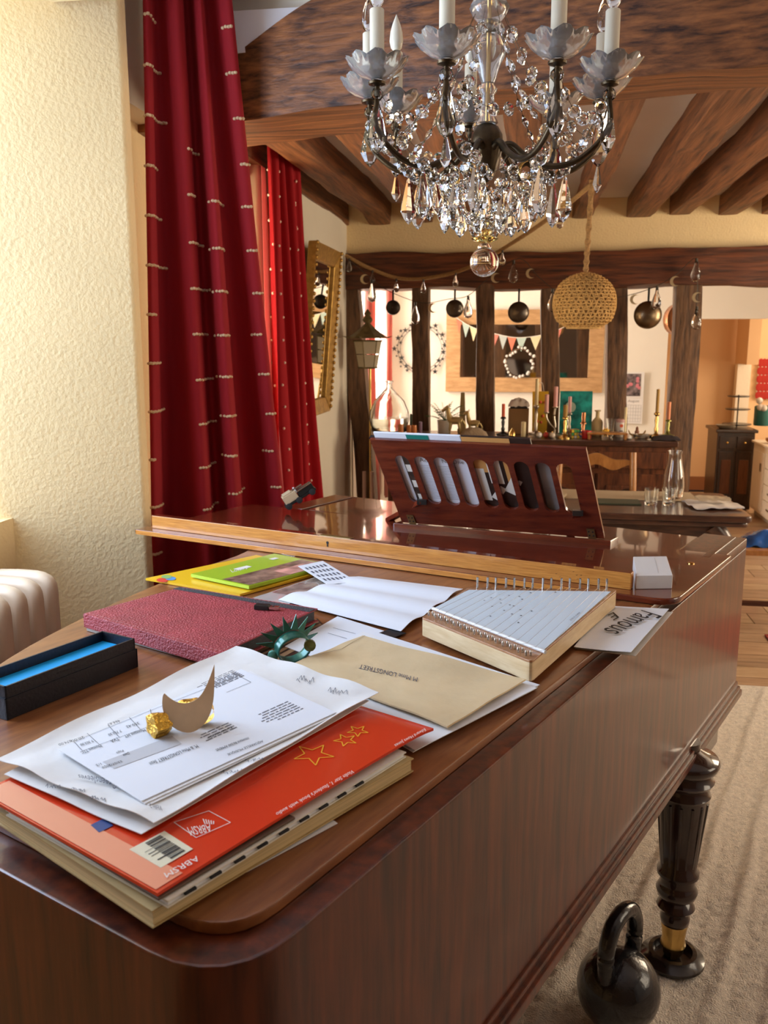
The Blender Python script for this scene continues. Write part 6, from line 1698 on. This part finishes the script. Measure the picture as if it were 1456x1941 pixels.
mo += [V((.012 + .025 * math.cos(t), 0, .025 * math.sin(t))) for t in [PI * 1.62 - i * PI * 1.24 / 12 for i in range(13)]]
mm = MB().extrude(mo, (0, .006, 0)).build('moon', mat('moon_gold', (.70, .58, .36), rough=.3, metal=.7), sl, loc=(0, 0, 0))
for px, py in ((688, 528), (818, 578), (952, 530), (1003, 510), (1203, 568), (1277, 532), (1317, 560)):
    p = min(stl, key=lambda q: (proj(q)[0] - px) ** 2 + (proj(q)[1] - py + 6) ** 2) - V((0, .014, .035))
    if ft: mm.location = p - wloc(sl); ft = False
    else: inst(mm, 'moon', sl, p)
# ladles hanging from the lintel
def ladle(px, py, rpx, m, label, y_=YT - .10):
    c = Yp(px, py, y_); r = rpx * mpp(c); zt = zt0 - .005
    t_ = thing('ladle', label, 'ladle', (c.x, y_, c.z - r), 'ladles hung from the lintel')
    pr2 = [(r * math.cos(a), r * .55 * math.sin(a)) for a in [i * PI / 2 / 8 for i in range(9)]]
    MB().lathe(pr2[:-1] + [(.001, r * .55), (.001, r * .52)] + [(r * .95 * math.cos(a), r * .50 * math.sin(a)) for a in [PI / 2 * (1 - i / 8) - .02 for i in range(9)]], c, 28, Matrix.Rotation(PI / 2, 3, 'X'), cap=False).build('bowl', m, t_, angle=60)
    hz_ = max(zt - (c.z + r), .03)
    MB().box((c.x, y_ + .004, c.z + r + hz_ / 2 - .004), (.012, .006, hz_ + .012)).build('handle', BLACKM, t_, smooth=False)
PEWT = mat('pewter', (.15, .125, .10), rough=.32, metal=.95)
ladle(745, 583, 14, mat('dark_pewter', (.06, .05, .04), rough=.4, metal=.8), 'smallest dark ladle hanging near the lantern')
ladle(862, 585, 17, PEWT, 'dark pewter ladle hanging over the star wreath')
ladle(983, 592, 20, PEWT, 'pewter ladle hanging in front of the wide mirror')
ladle(1228, 597, 26, mat('brown_pewter', (.24, .17, .10), rough=.28, metal=.95), 'largest shiny ladle hanging beside the basket lamp')
c = Yp(1279, 606, YT + .16)
cp2 = thing('copper_pan', 'copper pan hanging half behind the thick timber post', 'pan', c - V((0, 0, .1)))
MB().lathe([(.001, .0), (.085, .0), (.098, .01), (.102, .06), (.099, .06), (.094, .012), (.001, .004)], c, 28, Matrix.Rotation(PI / 2, 3, 'X') @ Matrix.Rotation(.5, 3, 'Y')).build('pan', COPP, cp2, angle=60)
MB().box(c + V((.0, -.01, .09 + (zt0 - c.z - .08) / 2)), (.014, .006, zt0 - c.z - .06)).build('handle', COPP, cp2)
# lantern on its pole
ln = Yp(697, 655, YT - .28); lh = 1.0 * mpp(ln)
lt = thing('lantern_floor_lamp', 'old frosted glass lantern on a thin brass pole by the wall', 'lantern', (ln.x, ln.y, 0))
def ltz(py): return Yp(697, py, ln.y).z
IRONL = mat('verdigris_iron', (.16, .12, .05), rough=.55, metal=.5, var=.4, vscale=30)
def sq(r, z, rot=.35): return [V((ln.x + r * math.cos(rot + i * PI / 3), ln.y + r * math.sin(rot + i * PI / 3), z)) for i in range(6)]
a6, b6 = sq(17 * lh, ltz(697)), sq(26 * lh, ltz(646))
for i in range(6):
    MB().tube([a6[i], b6[i]], .0045, 6).build('frame_bar', IRONL, lt)
    j = (i + 1) % 6
    for (q0, q1) in ((.03, .48), (.52, .97)):
        pa = [a6[i] + (b6[i] - a6[i]) * q0, a6[j] + (b6[j] - a6[j]) * q0, a6[j] + (b6[j] - a6[j]) * q1, a6[i] + (b6[i] - a6[i]) * q1]
        nn = (pa[1] - pa[0]).cross(pa[3] - pa[0]).normalized() * .003
        MB().extrude(pa, nn).build('glass_pane', mat('frosted_pane', (.62, .54, .38), rough=.35, trans=.35), lt, smooth=False)
for r, py in ((18, 697), (27, 646)):
    s_ = sq(r * lh, ltz(py)); MB().tube(s_, .006, 6, True).build('frame_ring', IRONL, lt)
MB().lathe([(38 * lh, ltz(641)), (36 * lh, ltz(638)), (24 * lh, ltz(630)), (12 * lh, ltz(620)), (6 * lh, ltz(614)), (3 * lh, ltz(608))], (ln.x, ln.y, 0), 6).build('roof', IRONL, lt, smooth=False)
for i in range(6):
    q = sq(37 * lh, ltz(640))[i]; d = (q - V((ln.x, ln.y, q.z))).normalized()
    MB().lathe([(.007, -.004), (.0005, .04)], q, 6, (d + V((0, 0, .25))).to_track_quat('Z', 'Y').to_matrix()).build('roof_spike', IRONL, lt)
MB().lathe([(7 * lh, ltz(612)), (10 * lh, ltz(606)), (5 * lh, ltz(598)), (7 * lh, ltz(594)), (1 * lh, ltz(586))], (ln.x, ln.y, 0), 12).build('finial', IRONL, lt)
MB().tube([(ln.x + .015, ln.y, 0.03), (ln.x + .015, ln.y, ltz(698))], .008, 10).build('pole', BRASS, lt)
MB().lathe([(.13, 0), (.13, .012), (.05, .03), (.012, .05)], (ln.x + .015, ln.y, 0), 28).build('base', BRASS, lt)
for dx in (-.022, .028):
    MB().tube([(ln.x + dx, ln.y - .02, .52), (ln.x + dx, ln.y - .02, ltz(893))], .012, 10).build('side_rod', mat('pale_pink_rod', (.62, .42, .34), rough=.5), lt)
MB().tube([(ln.x - .03, ln.y - .01, .53), (ln.x + .04, ln.y - .01, .53)], .006, 8).build('cross_bracket', BRASS, lt)
# pink curtains of the dining window
PINKC = cloth('dusty_pink_cloth', (.40, .16, .14), (.75, .30, .25), weight=.3)
for k, (y0, y1) in enumerate(((6.22, 6.42), (7.02, 7.24))):
    curtain('pink_curtain', ('dusty pink curtain nearer the lantern at the dining window', 'dusty pink curtain at the far side of the dining window')[k], [V((-1.10, y0, 0)), V((-1.10, y1, 0))], [V((-1.10, y0 - .04, 0)), V((-1.08, y1 + .05, 0))], 2.2, .3, 2.5, .022, .03, (1, 0, 0), PINKC, nu=40, nv=10)

# ------------------------------------------------------------------ kitchen beyond
DK = wood('black_oak_cabinet', (.014, .007, .004), (.06, .026, .012), stretch=(14, 14, 2), scale=4, rough=.4, coat=.3)
dc = thing('carved_cabinet', 'dark carved wooden cabinet in the kitchen doorway', 'cabinet', Yp(1385, 945, 8.7).xyz * 1.0)
x0, x1 = Yp(1352, 880, 8.5).x, Yp(1432, 880, 8.5).x; zt_c = Yp(1390, 814, 8.5).z
dc.location = ((x0 + x1) / 2, 8.7, 0)
MB().box(((x0 + x1) / 2, 8.72, zt_c / 2 - .01), (x1 - x0 - .04, .44, zt_c - .04)).build('body', DK, dc, bevel=.006)
MB().box(((x0 + x1) / 2, 8.72, zt_c - .015), (x1 - x0, .5, .03)).build('top', DK, dc, bevel=.008)
for k in range(2):
    xa = x0 + .03 + k * (x1 - x0 - .06) / 2; xb = xa + (x1 - x0 - .06) / 2
    d = MB().box(((xa + xb) / 2, 8.495, zt_c * .40), (xb - xa - .02, .018, zt_c * .66)).build('door', DK, dc, bevel=.004)
    MB().box(((xa + xb) / 2, 8.484, zt_c * .42), ((xb - xa) * .55, .012, zt_c * .42)).build('door_panel', wood('cabinet_panel', (.10, .035, .012), (.20, .075, .028), stretch=(14, 14, 2), scale=4, rough=.4), d, bevel=.005)
    dw = MB().box(((xa + xb) / 2, 8.495, zt_c * .84), (xb - xa - .02, .018, zt_c * .15)).build('drawer', DK, dc, bevel=.004)
    MB().sphere(((xa + xb) / 2, 8.482, zt_c * .84), .012).build('knob', BRASS, dw)
# white cabinet facing into the passage
WC = mat('white_enamel', (.78, .70, .56), rough=.4)
wa = Zp(1418, 972, 0.0); wzt = Yp(1422, 838, wa.y).z
wcab = thing('white_cabinet', 'cream white kitchen cabinet with doors and drawers', 'cabinet', (wa.x + .3, wa.y - .3, 0))
XW = wa.x
MB().box((XW + .26, wa.y - .45, .05 + (wzt - .05) / 2), (.5, .95, wzt - .05)).build('body', WC, wcab, bevel=.012)
MB().box((XW + .28, wa.y - .45, .028), (.46, .90, .056)).build('plinth', mat('grey_plinth', (.4, .35, .28), rough=.6), wcab)
MB().box((XW + .26, wa.y - .45, wzt + .008), (.54, .98, .022)).build('worktop', WC, wcab, bevel=.008)
d = MB().box((XW + .002, wa.y - .24, wzt * .53), (.018, .38, wzt * .78)).build('door', WC, wcab, bevel=.004)
MB().box((XW - .010, wa.y - .34, wzt * .72), (.008, .04, .07)).build('handle', SILV, d)
for k in range(4):
    q = MB().box((XW + .002, wa.y - .67, wzt * (.22 + k * .205)), (.018, .42, wzt * .19)).build('drawer', WC, wcab, bevel=.004)
    MB().box((XW - .010, wa.y - .67, wzt * (.22 + k * .205)), (.008, .09, .014)).build('handle', SILV, q)
p = Yp(1450, 830, wa.y - .3); p = V((XW + .10, wa.y - .25, wzt + .0195))
wbx = thing('wooden_bowl', 'turned wooden bowl on the white kitchen cabinet', 'bowl', p)
MB().lathe([(.03, 0), (.06, .02), (.062, .045), (.05, .045)], p, 20).build('bowl', OAKH, wbx)
tag(MB().lathe([(.02, .046), (.036, .055), (.036, .08), (.02, .095), (.001, .096)], p, 18).build('wooden_pot', OAKH), 'little wooden pot stacked on the turned bowl', 'pot')
# tiered stand, tray, teal canister, flowers on the dark cabinet
p = V((x1 - .13, 8.76, zt_c + .0005))
ts = thing('tiered_stand', 'two tier black metal stand on the dark cabinet', 'stand', p)
MB().tube([p, p + V((0, 0, .30))], .006, 8).build('post', BLACKM, ts)
for z_, r in ((.02, .13), (.16, .11), (.28, .10)): MB().lathe([(r * .9, z_), (r, z_ + .004), (r, z_ + .012), (r * .97, z_ + .012), (.001, z_ + .006)], p, 24).build('tier_plate', BLACKM, ts)
p = V((x0 + .10, 8.58, zt_c + .0005))
tag(MB().lathe([(.05, 0), (.075, .02), (.085, .035), (.08, .035), (.05, .01), (.001, .008)], p, 24).build('grey_dish', mat('grey_clay', (.22, .18, .13), rough=.6)), 'grey clay dish on the dark carved cabinet', 'dish')
p = V((x1 + .14, 8.95, zt_c + .0005))
cn = thing('canister', 'teal canister with white flowers behind the white cabinet', 'canister', p)
MB().lathe([(.07, 0), (.075, .01), (.075, .18), (.06, .19), (.001, .19)], p, 22).build('can', mat('teal_can', (.03, .15, .14), rough=.4), cn)
for k in range(7): MB().sphere(p + V((rf.uniform(-.05, .09), rf.uniform(-.04, .0) - .05, .20 + rf.uniform(-.05, .05))), .032, 10, 6).build('bloom', mat('cotton', (0, 0, 0)), cn)
# red textile and white door edge, bulkhead on the kitchen wall
a, b = Yp(1434, 757, 9.66), Yp(1475, 680, 9.66)
rt = thing('wall_textile', 'red and cream patterned textile on the kitchen wall', 'textile', ((a.x + b.x) / 2, 9.67, a.z))
MB().box(((a.x + b.x) / 2, 9.68, (a.z + b.z) / 2), (b.x - a.x, .02, b.z - a.z)).build('ground', CREAMP, rt, smooth=False)
for i in range(5):
    for j in range(5):
        c = V((a.x + (b.x - a.x) * (.1 + .2 * i), 9.667, a.z + (b.z - a.z) * (.1 + .2 * j)))
        MB().sphere(c, (b.z - a.z) * .105, 12, 6, (.75, .06, 1)).build('motif', mat('textile_red', (.36, .018, .012), rough=.8), rt)
a, b = Yp(1390, 790, 9.6), Yp(1423, 690, 9.6)
struct('trim_2', MB().box(((a.x + b.x) / 2, 9.62, (a.z + b.z) / 2 - .3), (b.x - a.x, .12, b.z - a.z + .6)), PLASTER2)
a, b = Yp(1404, 690, 9.4), Yp(1436, 560, 9.4)
struct('trim_3', MB().box(((a.x + b.x) / 2, 9.4, (a.z + 2.5) / 2), (b.x - a.x, .5, 2.5 - a.z)), TANWALL)
# bench with a blue bag at the far right
p = Zp(1437, 1046, .46)
bn_ = thing('wooden_bench', 'low wooden bench with dark rungs beyond the piano', 'bench', (p.x + .15, p.y + .1, 0))
for k in range(3): MB().box((p.x + .22, p.y + .06 + k * .11, .45), (.80, .10, .03)).build('seat_plank', OAKH, bn_, bevel=.004)
for sx in (-.14, .56):
    for s_ in (.04, .30): MB().box((p.x + sx, p.y + s_, .2175), (.045, .045, .435)).build('leg', WALN, bn_, bevel=.004)
    MB().box((p.x + sx, p.y + .17, .17), (.03, .24, .03)).build('rung', WALN, bn_)
MB().box((p.x + .21, p.y + .05, .17), (.68, .025, .03)).build('rung', WALN, bn_)
q = Zp(1446, 1022, .50)
q = V((p.x + .09, p.y + .16, .468))
tag(MB().grid(lambda u, v: q + V(((u - .5) * .30, (v - .5) * .18, .075 * math.sin(PI * u) ** .7 * math.sin(PI * v) ** .7 + .012 * mn.noise(V((u * 7, v * 6, 9))) + .006)), 20, 12, V((0, 0, -.004))).build('plastic_bag', mat('blue_plastic', (.03, .16, .62), rough=.15, coat=.6, trans=.3), angle=60), 'crumpled bright blue plastic bag on the bench', 'bag')
